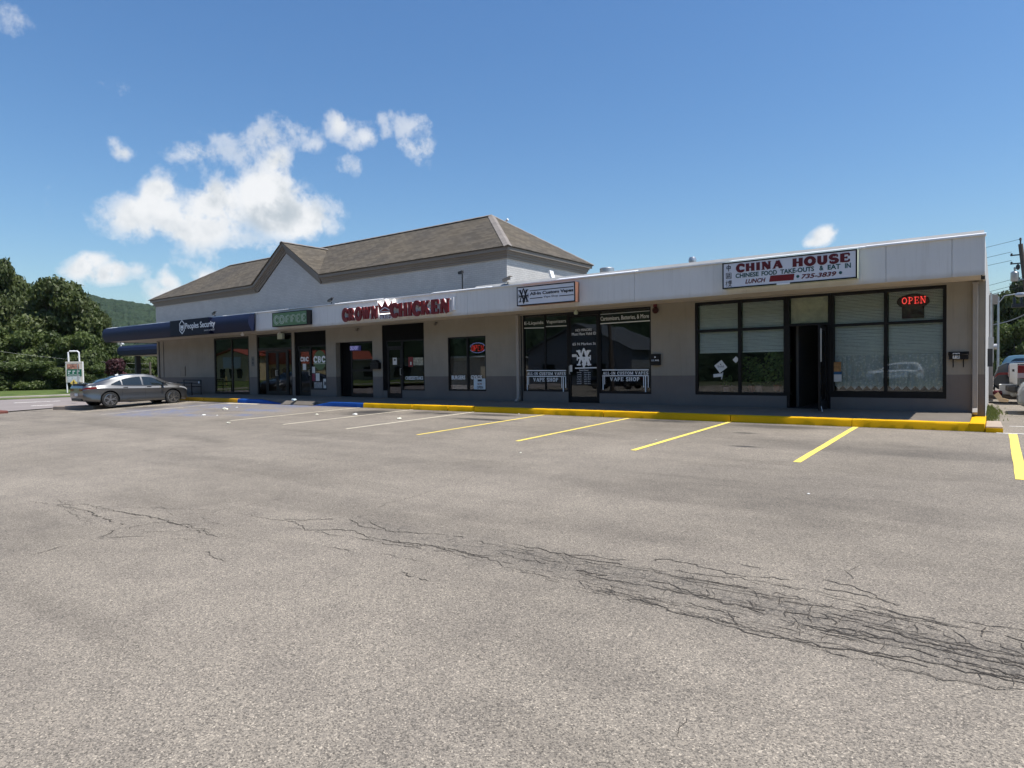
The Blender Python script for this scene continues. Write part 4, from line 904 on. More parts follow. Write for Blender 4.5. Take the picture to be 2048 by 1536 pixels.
MB().box(-.33, .33, .03, .045, -.15, .13).build('backing', M_BLK, ns)
# window lettering (vinyl stuck on the glass, sub-parts of each window)
VY = .0135
def vt(fr, body, px0, px1, py0, py1, xm=None, m=None, bold=0.0, ser=False, y=VY, wgt=.22):
    xm = (px0+px1)/2; a, b = fx(px0, (py0+py1)/2), fx(px1, (py0+py1)/2); z0, z1 = fz(xm, py1), fz(xm, py0)
    o = serif('lettering', body, a, b, z0, z1, y, m or M_WVIN, None, wgt, .003) if ser else text('lettering', body, a, b, z0, z1, y, m or M_WVIN, None, .003, bold)
    return sub(o, 'lettering', None, fr)
vt(crw_, 'BURGERS', 903, 930, 751, 759, bold=.03); vt(crw_, 'GYROS', 941.5, 963.5, 750.5, 758.5, bold=.03)
vt(ccw_, 'CHEESESTEAKS', 810.5, 845.5, 752.5, 759.5, bold=.02)
def vline(fr, pts, wd, m=None, y=VY):    # pts in photo pixels on the glass plane
    return sub(line_mb(MB(), [(fx(a, b), fz(a, b)) for a, b in pts], wd, y, .003), 'vinyl_line', m or M_WVIN, fr)
def sc5(x, y): return 1020+x/5.6875, 560+y/5.6875
M_FROST = paint('frosted_band', (.23, .225, .205), .6, 0, .1, 4)
def px_box(fr, x0, y0, x1, y1, m, name, y=.058):
    xm = (x0+x1)/2; return sub(MB().box(fx(x0, (y0+y1)/2), fx(x1, (y0+y1)/2), y, y+.002, fz(xm, y1), fz(xm, y0)), name, m, fr)
px_box(vw1_, *sc5(158,402), *sc5(382,545), M_FROST, 'frosted_band'); px_box(vw1_, *sc5(404,388), *sc5(645,525), M_FROST, 'frosted_band'); px_box(vw2_, *sc5(1028,325), *sc5(1588,478), M_FROST, 'frosted_band')
vt(vw1_, 'E-Liquids', *[v for v in (sc5(162,0)[0], sc5(376,0)[0], sc5(0,470)[1], sc5(0,516)[1])]); vt(vw1_, 'Vaporizers', sc5(412,0)[0], sc5(634,0)[0], sc5(0,452)[1], sc5(0,500)[1])
vt(vw2_, 'Cartomizers, Batteries, & More', sc5(1028,0)[0], sc5(1578,0)[0], sc5(0,400)[1], sc5(0,455)[1])
vline(vw1_, [sc5(160,548), sc5(382,543)], .022); vline(vw1_, [sc5(408,530), sc5(642,520)], .022); vline(vw2_, [sc5(1028,498), sc5(1585,462)], .028); vline(vw2_, [sc5(1028,392), sc5(1585,350)], .012)
for fr, a0, a1, t0, t1 in ((vw1_, 190, 632, 1030, 1030), (vw2_, 1050, 1572, 1024, 1022)):
    s_ = (a1-a0)/442
    vline(fr, [sc5(a0,t0), sc5(a1,t1)], .032); vt(fr, 'ALL-IN CUSTOM VAPES', sc5(a0+2,0)[0], sc5(a1,0)[0], sc5(0,t0+18)[1], sc5(0,t0+52)[1], ser=True, wgt=.2)
    vline(fr, [sc5(a0,t0+66), sc5(a1,t1+66)], .030); vt(fr, 'VAPE SHOP', sc5(a0+72*s_,0)[0], sc5(a0+358*s_,0)[0], sc5(0,t0+82)[1], sc5(0,t0+126)[1], ser=True, wgt=.2)
    for q, L, wd in ((5, 155, .03), (20, 95, .02), (396, 130, .022), (414, 180, .034), (440, 130, .026)): vline(fr, [sc5(a0+q*s_, t0+66), sc5(a0+(q+1)*s_, t0+66+L)], wd)
def sc8(x, y): return 1130+x/7.675, 610+y/7.675
vt(vdo, 'NO MINORS', sc8(158,0)[0], sc8(405,0)[0], sc8(0,362)[1], sc8(0,402)[1], y=.0185); vt(vdo, 'Must Have Valid ID', sc8(102,0)[0], sc8(470,0)[0], sc8(0,418)[1], sc8(0,462)[1], y=.0185)
vt(vdo, '65 N Market St', sc8(112,0)[0], sc8(468,0)[0], sc8(0,575)[1], sc8(0,615)[1], y=.0185)
def logo(x0, x1, z0, z1, y, m, wd, parent, name='logo', dp=.004):
    mb = MB(); W2 = x1-x0; H2 = z1-z0; P = lambda a, b: (x0+a*W2, z0+b*H2)
    for k, seg in enumerate([((.12,.88),(.58,.12)),((.58,.12),(.80,.86)),((.42,.12),(.88,.88)),((.12,.12),(.42,.86)),((.42,.86),(.5,.99)),((.5,.99),(.62,.80)),((.62,.80),(.88,.12)),((.42,.2),(.5,.01)),((.5,.01),(.60,.2)),((.03,.5),(.97,.5))]):
        line_mb(mb, [P(*seg[0]), P(*seg[1])], wd*(1.25 if k in (0, 6) else .8), y-.0006*k, dp)
    for k, (a, b, h) in enumerate([(.12,.88,1),(.86,.88,1),(.14,.12,1),(.88,.12,1)]): line_mb(mb, [P(a-.12, b), P(a+.12, b)], wd*.6, y-.0065-.0005*k, dp)
    for k, a in enumerate((.03, .97)): line_mb(mb, [P(a, .38), P(a, .62)], wd*.5, y-.009-.0004*k, dp)
    o = mb.build(name, m, None, fixn=False); return sub(o, name, None, parent)
logo(*[fx(sc8(180,820)[0],716), fx(sc8(392,820)[0],716), fz(1166,sc8(0,950)[1]), fz(1166,sc8(0,672)[1]), .0185], M_WVIN, .075, vdo, dp=.002)
vline(vdo, [sc8(155,970), sc8(475,962)], .035, y=.0185); vt(vdo, 'Store Hours', sc8(215,0)[0], sc8(355,0)[0], sc8(0,990)[1], sc8(0,1012)[1], y=.0185)
for k, (d_, h_) in enumerate((('Monday','10am 8pm'),('Tuesday','10am 8pm'),('Wednesday','10am 8pm'),('Thursday','10am 8pm'),('Friday','10am 9pm'),('Saturday','10am 9pm'),('Sunday','12pm 5pm'))):
    y_ = 1028+k*28.5; vt(vdo, d_, sc8(180,0)[0], sc8(250,0)[0], sc8(0,y_)[1], sc8(0,y_+16)[1], y=.0185); vt(vdo, h_, sc8(290,0)[0], sc8(388,0)[0], sc8(0,y_)[1], sc8(0,y_+16)[1], y=.0185)
sheet('door_sticker', fx(1139.5,735), fx(1144,735), fz(1141.5,743.5), fz(1141.5,730), .012, M_PAPER, 'small white pull label on the vape shop door edge', 'sticker')
sheet('window_sticker', fx(1143,712), fx(1152,712), fz(1147,714), fz(1147,708.5), .036, M_PAPER, 'white sticker on the vape shop door beside the logo', 'sticker')
# coffee shop stickers
def el_disc(cx, cz, rx, rz, y): return MB().prism([(cx+a, cz+b) for a, b in disc_pts(rx, rz, 32)], 'y', y, y+.002)
M_GREEN = paint('green_vinyl', (.075, .135, .05), .6, 0, .1, 3); M_GREENS = paint('sign_green', (.10, .20, .085), .5, 0, .06, 2); M_CREAM = paint('cream_vinyl', (.46, .52, .42), .6)
ex = fx(637.5,720); ez0, ez1 = fz(637.5,740), fz(637.5,700.5); sub(el_disc(ex, (ez0+ez1)/2, fx(650,720)-ex, (ez1-ez0)/2, .048), 'green_oval', M_GREEN, cw_)
vt(cw_, 'CBC', 625.5, 649, 712.5, 725, m=M_WVIN, ser=True, y=.045, wgt=.28); vt(cd_, 'CBC', 599, 615.5, 714, 722.5, m=M_WVIN, ser=True, y=.045, wgt=.28)
vt(cw_, 'CREEKSIDE BREWING', 626, 649, 726.3, 728.2, y=.045) if False else sub(MB().box(fx(626,727), fx(649,727), .044, .0455, fz(637,728), fz(637,726.6)), 'vinyl_line', M_CREAM, cw_)
sheet('door_notice', fx(604,733), fx(610.5,733), fz(607,740), fz(607,727.5), .044, M_PAPER, 'white sheet taped on the coffee shop door', 'paper')
sheet('window_notice', fx(622.5,740), fx(628.5,740), fz(625,746), fz(625,733.5), .044, M_PAPER, 'white sheet above the maroon poster in the coffee shop window', 'paper')
sheet('window_notice', fx(622.5,755), fx(629,755), fz(625,762), fz(625,747), .044, paint('maroon_print', (.20, .02, .05), .6, 0, .3, 9), 'maroon poster low in the coffee shop window', 'poster')
sheet('window_notice', fx(630,755), fx(637.5,755), fz(634,762), fz(634,746.5), .044, M_PAPER, 'white poster right of the maroon poster', 'poster')
wn_ = sheet('window_notice', fx(645,765), fx(653-1,765), fz(649,776.5), fz(649,757.5), .044, M_PAPER, 'white poster with black figure in the coffee shop window', 'poster')
deco(wn_, MB().prism([(a*1.0, b) for a, b in disc_pts(.06, .10, 12)], 'y', -.006, -.004), 'print', M_INK)
sheet('window_card', fx(627,775), fx(643,775), fz(635,776.5), fz(635,764.5), .044, paint('grey_card', (.33, .32, .31), .7, 0, .5, 14), 'wide grey card along the bottom of the coffee shop window', 'card')
# chicken shop window pieces
nd_ = sheet('door_notice', fx(784,722), fx(792,722), fz(788,729.5), fz(788,715.5), .044, M_PAPER, 'white square notice on the chicken shop door', 'paper'); deco(nd_, MB().box(-.05, .05, -.006, -.004, .02, .09), 'print', M_INK)
po = sheet('neon_board', fx(815,723), fx(824,723), fz(820,733.5), fz(820,714), .046, M_RED, 'red poster in the chicken shop side window', 'poster'); deco(po, MB().box(-.02, .05, -.006, -.004, -.12, .0), 'print', M_PAPER)
p2 = sheet('menu_poster', fx(825,723), fx(844.5,723), fz(835,730.5), fz(835,715), .046, paint('busy_print', (.32, .31, .24), .6, 0, .7, 16), 'pale menu print right of the red poster in the chicken shop', 'poster')
vs_ = sheet('lit_panel', fx(697.5,698), fx(719,698), fz(708,701.5), fz(708,691.5), .07, emit('violet_display', (.02, .02, .14), .12), 'violet lit lettered panel high in the dark doorway', 'sign'); text('lettering', 'DELIVERY', -.33, .20, -.07, .09, -.004, emit('violet_letters', (.30, .30, .62), .35), vs_, .003, .02)
po2 = sheet('hiring_poster', fx(946,767), fx(970,767), fz(958,779), fz(958,757), .046, paint('pale_blue_paper', (.60, .68, .73), .7), 'pale poster reading OPEN in the corner of the chicken shop window', 'poster')
text('lettering', 'OPEN', -.13, .15, -.17, -.07, -.003, M_INK, po2, .003, .02); text('lettering', 'NOW', -.10, .11, -.04, .04, -.003, paint('brown_ink', (.20, .08, .05), .7), po2, .003, .02); deco(po2, MB().box(-.09, .10, -.006, -.004, .09, .16), 'print', M_INK)
px_box(crw_, 901, 713, 931.5, 721, M_CREAM, 'header_strip', .062)
for sx_, sy_ in ((938, 711),): sub(line_mb(MB(), [(fx(938,717), fz(938,717)), (fx(969,710), fz(969,710)), (fx(969.5,732), fz(969.5,732))], .09, .062, .003), 'header_strip', M_CREAM, crw_)
# handicap plaque on the pillar, mailboxes, lamps, small cameras under the canopy
pq = sheet('wall_plaque', fx(503,722), fx(509,722), fz(506,732.5), fz(506,713), -.004, M_INTW, 'small grey notice plaque on the pillar left of the bank doors', 'sign'); deco(pq, MB().box(-.05, .05, -.006, -.004, .05, .14).box(-.05, .05, -.006, -.004, -.14, -.03), 'print', M_DMET)
def lamp(px, py, lab, m=M_WHITE):
    p = ony(px, py, -.12); r_ = empty('wall_lamp', (float(p[0]), -.0, float(p[2])), label=lab, category='lamp')
    MB().tube([(0, -.0, .05), (0, -.08, .06), (0, -.12, .03)], .015).build('arm', M_DMET, r_); MB().lathe((0, -.12, -.05), [(.02, 0), (.055, .02), (.06, .05), (.03, .085)], 12).build('shade', m, r_, smooth='auto')
lamp(713.5, 660, 'small wall lamp above the dark doorway', M_TRIM); lamp(870, 648, 'small lamp high on the wall between the chicken shop windows', M_TRIM)
def soff(px, py, r_, lab, m=M_WHITE):
    d = ray(px, py); t = (SOF-CAM[2])/d[2]; p = CAM+d*t
    e_ = empty('ceiling_lamp', (float(p[0]), min(-.12, float(p[1])), SOF), label=lab, category='lamp'); MB().lathe((0, 0, -.16), [(.02, 0), (r_*.9, .02), (r_, .07), (r_*.5, .13), (.03, .16)], 14).build('bulb', m, e_, smooth='auto'); return e_
soff(1165, 621, .07, 'bulb lamp hanging above the vape shop door', M_CREAM); soff(577, 664, .09, 'round white lamp above the bank doors'); soff(485, 665, .08, 'round lamp in the soffit under the navy awning')
tag(MB().box(fx(562,672), fx(572,672), -.2, -.08, 2.62, 2.88).build('speaker_box', M_CREAM), 'cream box hanging above the bank doors', 'speaker')
r_ = empty('red_camera', (fx(1311,617), -.0, fz(1311,614)), label='dark red alarm bell on the wall right of the vape shop windows', category='alarm'); MB().box(-.05, .05, -.05, 0, 0, .14).build('base', M_DRED, r_); MB().lathe((.02, -.03, -.10), [(.09, 0), (.10, -.03), (.05, -.09)], 16, 'y').build('bell', paint('dull_red', (.05, .008, .007), .4), r_, smooth='auto')
def mailbox1(px0, px1, py0, py1):
    x0, x1 = fx(px0, (py0+py1)/2), fx(px1, (py0+py1)/2); xm = (px0+px1)/2; z0, z1 = fz(xm, py1), fz(xm, py0); w_, h_ = x1-x0, z1-z0
    r_ = empty('mailbox', ((x0+x1)/2, -.002, z0), label='black ornate wall mailbox between the two chicken shop doorways', category='mailbox')
    MB().prism([(-w_/2, 0), (w_/2, 0), (w_/2, h_*.62), (-w_/2, h_*.62)], 'y', -.16, 0).build('box', M_BLK, r_, bevel=.008); MB().prism([(-w_/2-.03, h_*.622), (w_/2+.03, h_*.622), (w_*.32, h_*.76), (w_*.2, h_*.94), (0, h_), (-w_*.2, h_*.94), (-w_*.32, h_*.76)], 'y', -.18, 0).build('lid', M_BLK, r_, bevel=.006)
mailbox1(746, 762.5, 719.5, 738)
x0, x1, z0, z1 = fx(1304.5,719), fx(1322,719), fz(1313,730.5), fz(1313,708); mb_ = empty('mailbox', ((x0+x1)/2, -.002, z0), label='flat black mailbox right of the vape shop windows', category='mailbox'); MB().box(-(x1-x0)/2, (x1-x0)/2, -.11, 0, 0, z1-z0).build('box', M_BLK, mb_, bevel=.008); text('lettering', 'U.S. MAIL', -.11, .13, .12, .17, -.111, M_WVIN, mb_, .003, .01); MB().box(-.02, .02, -.114, -.111, .22, .26).build('emblem', M_WVIN, mb_)
x0, x1, z0, z1 = fx(1898,711), fx(1937,711), fz(1917,719), fz(1917,705); mb_ = empty('mailbox', ((x0+x1)/2, -.002, z0), label='wide black mailbox numbered 75 beside the downspout', category='mailbox')
hw = (x1-x0)/2; MB().box(-hw, hw, -.12, 0, 0, z1-z0-.03).build('box', M_BLK, mb_, bevel=.008); MB().prism([(-.14, z1-z0-.05), (0, z1-z0+.02), (0, z1-z0-.03), (-.135, z1-z0-.065)], 'x', -hw-.01, hw+.01).build('lid', M_BLK, mb_)
for q in (-hw*.55, hw*.5): MB().tube([(q, -.06, 0), (q, -.06, -.15), (q, -.09, -.17)], .012).build('paper_hook', M_BLK, mb_)
MB().box(-hw*.58, -hw*.20, -.123, -.1205, .02, .15).box(-hw*.18, hw*.12, -.123, -.1205, .02, .15).build('number_plate', M_PAPER, mb_); text('lettering', '7', -hw*.50, -hw*.28, .035, .135, -.124, M_INK, mb_, .002, .03); text('lettering', '5', -hw*.12, hw*.06, .035, .135, -.124, M_INK, mb_, .002, .03)

# ------------------------------------------------------------------ signs on the fascia
FY = -1.402
def box_sign(name, x0, x1, z0, z1, yf, face, edge, lab, fw=.045, side=None, cat='sign'):
    r_ = empty(name, ((x0+x1)/2, FY, z0), label=lab, category=cat); W2, H2 = (x1-x0)/2, z1-z0; D = yf-FY
    MB().box(-W2, W2, D+.012, -.002, 0, H2).build('cabinet', side or edge, r_)
    MB().box(-W2, W2, D, D+.02, 0, fw).box(-W2, W2, D, D+.02, H2-fw, H2).box(-W2, -W2+fw, D+.0005, D+.02, fw, H2-fw).box(W2-fw, W2, D+.0005, D+.02, fw, H2-fw).build('frame', edge, r_)
    MB().box(-W2+fw*.5, W2-fw*.5, D+.008, D+.02, fw*.5, H2-fw*.5).build('face', face, r_); return r_, W2, H2, D+.008
M_SFACE = paint('sign_face_white', (.66, .67, .72), .35, 0, .04, 1.5)
# restaurant sign
cs, W2, H2, D = box_sign('restaurant_sign', -5.52, -2.49, 3.06, 3.71, -1.65, M_SFACE, M_BLK, 'long white CHINA HOUSE restaurant sign with red and green lettering', .03, M_CREAM)
S = lambda u, v: (-W2+u*2*W2, v*H2)
def sg(fn, body, u0, u1, v0, v1, m, **kw): return fn('lettering', body, S(u0, 0)[0], S(u1, 0)[0], S(0, v0)[1], S(0, v1)[1], D-.001, m, cs, **kw)
sg(serif, 'CHINA', .115, .475, .595, .895, M_DRED, wgt=.33); sg(serif, 'HOUSE', .545, .955, .59, .895, M_DRED, wgt=.33)
sg(text, 'CHINESE', .108, .292, .375, .545, M_DGRN, bold=.03); sg(text, 'FOOD', .315, .433, .375, .545, M_DGRN, bold=.03); sg(text, 'TAKE-OUTS', .458, .705, .375, .545, M_DGRN, bold=.03)
sg(text, '&', .742, .772, .375, .545, M_DGRN, bold=.03); sg(text, 'EAT', .80, .888, .375, .545, M_DGRN, bold=.03); sg(text, 'IN', .918, .958, .375, .545, M_DGRN, bold=.03)
sg(text, 'LUNCH', .186, .346, .135, .30, M_DRED, bold=.03, shear=.25); sg(text, '735-3839', .612, .860, .135, .30, M_DRED, bold=.03, shear=.25)
a = S(.373, .13); b = S(.563, .345); MB().prism([(a[0], a[1]), (b[0]-.02, a[1]-.008), (b[0], b[1]), (a[0]+.03, b[1]+.004)], 'y', D-.005, D-.001).build('cover_patch', M_RED, cs)
for u in (.588, .888): MB().lathe((S(u, 0)[0], D-.001, S(0, .235)[1]), [(.035, 0), (.035, -.004)], 14, 'y').build('dot', M_DGRN, cs)
hz = MB(); 
def hanzi(u, v, s, strokes, wd):
    cx, cz = S(u, v)
    for k, st in enumerate(strokes): line_mb(hz, [(cx+(a-.5)*s, cz+(b-.5)*s) for a, b in st], wd, D-.001-.0012*(k % 6), .002)
hanzi(.052, .79, .155, [[(.2,.72),(.2,.38)],[(.2,.72),(.8,.72),(.8,.38)],[(.2,.40),(.8,.40)],[(.5,1.0),(.5,.0)]], .016)
hanzi(.052, .49, .150, [[(.08,.95),(.08,.05)],[(.08,.95),(.92,.95),(.92,.05)],[(.08,.05),(.92,.05)],[(.2,.72),(.8,.72)],[(.28,.55),(.28,.38)],[(.28,.55),(.48,.55),(.48,.38),(.28,.38)],[(.58,.85),(.66,.4),(.8,.2)],[(.78,.5),(.55,.25)],[(.2,.22),(.5,.27)]], .011)
hanzi(.052, .20, .155, [[(.2,1),(.2,0)],[(.02,.72),(.38,.72)],[(.2,.65),(.03,.35)],[(.45,.88),(.98,.88)],[(.72,1),(.72,.5)],[(.5,.75),(.95,.75),(.95,.6),(.5,.6),(.5,.75)],[(.45,.45),(1,.45)],[(.65,.45),(.55,.2),(.95,0)],[(.85,.45),(.75,.2),(.45,.0)]], .011)
hz.build('lettering', M_BKV, cs, fixn=False)
MB().box(S(.43,0)[0], S(.53,0)[0], D-.012, D-.008, -.012, .028).build('label_strip', M_WHITE, cs)
# vape shop sign
vs, W2, H2, D = box_sign('vape_shop_sign', -11.93, -9.83, 3.06, 3.645, -1.65, M_SFACE, M_BLK, 'white vape shop sign with black A and V emblem above its door', .03, paint('copper_side', (.30, .15, .10), .5))
S = lambda u, v: (-W2+u*2*W2, v*H2)
text('lettering', 'All-In Custom Vapes', S(.235,0)[0], S(.972,0)[0], S(0,.46)[1], S(0,.67)[1], D-.001, M_BKV, vs, bold=.035); text('lettering', 'Vape Shop', S(.475,0)[0], S(.72,0)[0], S(0,.29)[1], S(0,.43)[1], D-.001, paint('grey_vinyl', (.09, .09, .11), .5), vs, bold=.005)
for u0, u1, v in ((.235, .975, .745), (.235, .455, .345), (.74, .975, .345)): MB().box(S(u0,0)[0], S(u1,0)[0], D-.004, D-.001, S(0,v-.02)[1], S(0,v+.02)[1]).build('line', M_BKV, vs)
lg = logo(S(.035,0)[0], S(.21,0)[0], S(0,.12)[1], S(0,.90)[1], D-.001, M_BKV, .045, vs)
# coffee sign
co, W2, H2, D = box_sign('coffee_sign', -24.95, -22.52, 3.03, 3.63, -1.66, M_GREENS, M_BLK, 'green COFFEE sign box with pale slab lettering', .03)
serif('lettering', 'COFFEE', -W2+.12, W2-.06, .12, H2-.14, D-.001, M_CREAM, co, wgt=.30); 
serif('letter_inlay', 'COFFEE', -W2+.12, W2-.06, .12, H2-.14, D-.014, M_GREENS, co, wgt=.07, depth=.002)
# crown sign: open letters standing off the fascia
cr_ = empty('chicken_shop_sign', (-17.6, FY, 3.05), label='red CROWN FRIED CHICKEN letters with crown emblem on the fascia', category='sign')
def crown_letters(body, x0, x1, z0, z1):
    tot = sum(GL[c][0]+.03 for c in body)-.03; X = x0
    for ch in body:
        w_ = GL[ch][0]*(x1-x0)/tot
        serif('letter', ch, X+17.6, X+w_+17.6, z0-3.05, z1-3.05, -.13, M_RED, cr_, wgt=.30, depth=.05)
        serif('letter_return', ch, X+17.6+.01, X+w_+17.6+.01, z0-3.05, z1-3.05, -.006, M_WHITE, cr_, wgt=.26, depth=.11)
        X += w_+.03*(x1-x0)/tot
crown_letters('CROWN', -20.42, -18.37, 3.04, 3.52); crown_letters('CHICKEN', -17.70, -14.80, 3.04, 3.535)
kp = lambda u, v: (-18.33+17.6+u*.60, .02+v*.60)
MB().prism([kp(0,.25), kp(1,.25), kp(1.12,.95), kp(.78,.62), kp(.5,1.04), kp(.22,.62), kp(-.12,.95)], 'y', -.13, -.10).build('crown', M_RED, cr_)
MB().prism([kp(-.04,.22), kp(1.04,.22), kp(1.22,1.05), kp(.80,.78), kp(.5,1.12), kp(.20,.78), kp(-.22,1.05)], 'y', -.095, -.002).build('crown_backing', E_WHT, cr_)  # bright white rim around the crown put into the material as emission
line_mb(line_mb(MB(), [kp(.1,.42), kp(.3,.52), kp(.5,.60), kp(.7,.52), kp(.9,.42)], .03, -.131, .003), [kp(.08,.34), kp(.92,.34)], .025, -.131, .003).build('crown_band', M_SFACE, cr_, fixn=False)
MB().box(kp(-.02,0)[0], kp(1.02,0)[0], -.10, -.002, -.045, .135).build('word_panel', M_SFACE, cr_); serif('lettering', 'FRIED', kp(.02,0)[0], kp(.98,0)[0], -.03, .12, -.101, M_DRED, cr_, wgt=.2, depth=.004)
glints = MB(); 
for a, b in ((-20.1, -18.6), (-17.5, -15.0)): glints.box(a+17.6, b+17.6, -.05, -.03, .44, .47)
glints.build('glint_strip', E_WHT, cr_)  # white glints behind the letters painted as glowing strips, not lamps
for nm, xx in (('end_plate', -14.78),): MB().box(xx+17.6, xx+17.6+.10, -.10, -.002, .08, .52).build(nm, M_WHITE, cr_)

# navy awning over the bank
AW0, AW1 = -42.15, -26.62
prof = []
for i in range(11):
    t = i/10; prof.append((-1.47-.30*math.sin(math.pi*(.18+.70*t)), 3.72-.76*t))
aw = MB(); inn = [(-1.43, 2.955), (-1.43, 3.725)]
nst = 8; vs = []
poly = prof+[(-1.45, 2.955), (-1.45, 3.725)]
for i in range(nst):                                             # rounded left end
    t = math.sin(i/nst*math.pi/2); x = AW0+.45*(1-math.cos(i/nst*math.pi/2)); vs.append([(x, -1.45+(y+1.45)*t-.001, z) for y, z in poly])
vs.append([(AW0+.5, y, z) for y, z in poly]); vs.append([(AW1, y, z) for y, z in poly])
k = len(poly); aw.add([p for rr in vs for p in rr], [(i*k+j, i*k+(j+1) % k, (i+1)*k+(j+1) % k, (i+1)*k+j) for i in range(len(vs)-1) for j in range(k)]+[tuple(range(k)), tuple((len(vs)-1)*k+j for j in range(k-1, -1, -1))])
awo = part(aw, 'awning', M_NAVY, smooth='auto')
part(MB().box(-42.0, -41.94, -1.45, 13, SOF-.03, 3.72), 'side_fascia', M_NAVY)
bl, br_ = fx(341.5,660,-1.78), fx(419.5,655,-1.78)
bs = empty('bank_sign', ((bl+br_)/2, -1.79, 2.96), label='dark navy bank name panel with white hexagon emblem', category='sign'); hb = (br_-bl)/2
MB().box(-hb, hb, -.03, .30, -.0, .775).build('panel', M_NAVY2, bs, bevel=.01)
def bp(px, py): p = ony(px, py, -1.82); return (float(p[0])-(bl+br_)/2, float(p[2])-2.96)
q0, q1 = bp(353,675), bp(412.5,651); x0_, z0_ = bp(353,663)
z_b = bp(380,661)[1]
text('lettering', 'Peoples Security', bp(353,0)[0], bp(413,0)[0], .225, .60, -.031, M_WVIN, bs, bold=.012)
text('lettering', 'BANK & TRUST', bp(391,0)[0], bp(412.5,0)[0], .13, .20, -.031, paint('pale_grey_vinyl', (.4, .4, .42), .5), bs, bold=.012)
hc = ((bp(339.8,0)[0]+bp(352.5,0)[0])/2, .42); hr = .33
hx_ = [(hc[0]+hr*.80*math.sin(i*math.pi/3), hc[1]+hr*math.cos(i*math.pi/3)) for i in range(7)]
em = MB(); line_mb(em, hx_, .045, -.031, .003)
hx2 = [(hc[0]+.17*.8*math.sin(i*math.pi/3), hc[1]+.17*math.cos(i*math.pi/3)) for i in range(7)]; line_mb(em, hx2[1:6], .05, -.035, .003); em.prism([(hc[0]+.08*math.sin(i*math.pi/3), hc[1]+.09*math.cos(i*math.pi/3)) for i in range(6)], 'y', -.038, -.031); em.build('emblem', M_WVIN, bs, fixn=False)
# drive-through canopy behind the left end
dt = empty('drive_through_canopy', (-45, 5, -.26), label='navy edged drive through canopy on a dark post behind the purple tree', category='canopy')
y_ = 3.0; xl, xr = fx(240,700,y_), -39.05; z1_, z0_ = fz(276,690,y_), fz(276,710.5,y_); o_ = Vector((-45, 5, -.26))
def DT(mb, name, m): 
    mb.v = [(v[0]+45, v[1]-5, v[2]+.26) for v in mb.v]; return mb.build(name, m, dt)
DT(MB().prism([(y_, z1_), (y_-.14, z1_-.15), (y_-.2, (z0_+z1_)/2), (y_-.14, z0_+.1), (y_, z0_), (y_+5, z0_), (y_+5.2, (z0_+z1_)/2), (y_+5, z1_)], 'x', xl, xr), 'canopy_edge', M_NAVY)
DT(MB().box(xl+.15, xr-.05, y_+.1, y_+4.9, z0_-.02, z0_-.002), 'soffit', M_SOFF)
xc = fx(274.5,740,y_+.3); DT(MB().box(xc-.13, xc+.13, y_+.2, y_+.5, -.26, z0_-.021), 'post', M_DMET); DT(MB().box(xc-.13, xc+.13, y_+4.4, y_+4.7, -.26, z0_-.021), 'post', M_DMET)
# ------------------------------------------------------------------ vehicles
def interp(tab, x):
    xs_ = [a for a, _ in tab]; ys_ = [b for _, b in tab]
    if x <= xs_[0]: return ys_[0]
    if x >= xs_[-1]: return ys_[-1]
    i = max(j for j in range(len(xs_)) if xs_[j] <= x); i = min(i, len(xs_)-2)
    h = xs_[i+1]-xs_[i]; t = (x-xs_[i])/h
    def sl(j):
        if j <= 0: return (ys_[1]-ys_[0])/(xs_[1]-xs_[0])
        if j >= len(xs_)-1: return (ys_[-1]-ys_[-2])/(xs_[-1]-xs_[-2])
        a = (ys_[j]-ys_[j-1])/(xs_[j]-xs_[j-1]); b = (ys_[j+1]-ys_[j])/(xs_[j+1]-xs_[j]); return 0 if a*b < 0 else 2*a*b/(a+b+1e-12)*1.0
    m0, m1 = sl(i)*h, sl(i+1)*h
    return (2*t**3-3*t**2+1)*ys_[i]+(t**3-2*t**2+t)*m0+(-2*t**3+3*t**2)*ys_[i+1]+(t**3-t**2)*m1
def car_paint(name, col, metal=.6, rough=.28):
    m, T = mat(name); n = T.noise(objc(T), 600, 2); c = T.ramp(n, [(.3, tuple(x*.9 for x in col)), (.7, tuple(min(1, x*1.1) for x in col))])
    finish(T, c, rough, metal, None, spec=.5, Coat_Weight=.8, Coat_Roughness=.04); return m
M_CGL = paint('car_glass', (.012, .018, .02), .03, 0, .1, 1, spec=.9); M_TYRE = paint('tyre_rubber', (.018, .018, .018), .85, 0, .2, 20); M_RIM = paint('alloy_rim', (.45, .45, .46), .25, .9, .1, 10)
M_TL = paint('tail_light_red', (.16, .005, .007), .15, 0, .1, 4); M_HL = paint('headlight_glass', (.55, .56, .58), .08, .2, .1, 4); M_CBLK = paint('car_black_plastic', (.015, .015, .016), .5, 0, .1, 5); M_TLW = paint('tail_light_clear', (.36, .28, .28), .15, 0, .1, 4)
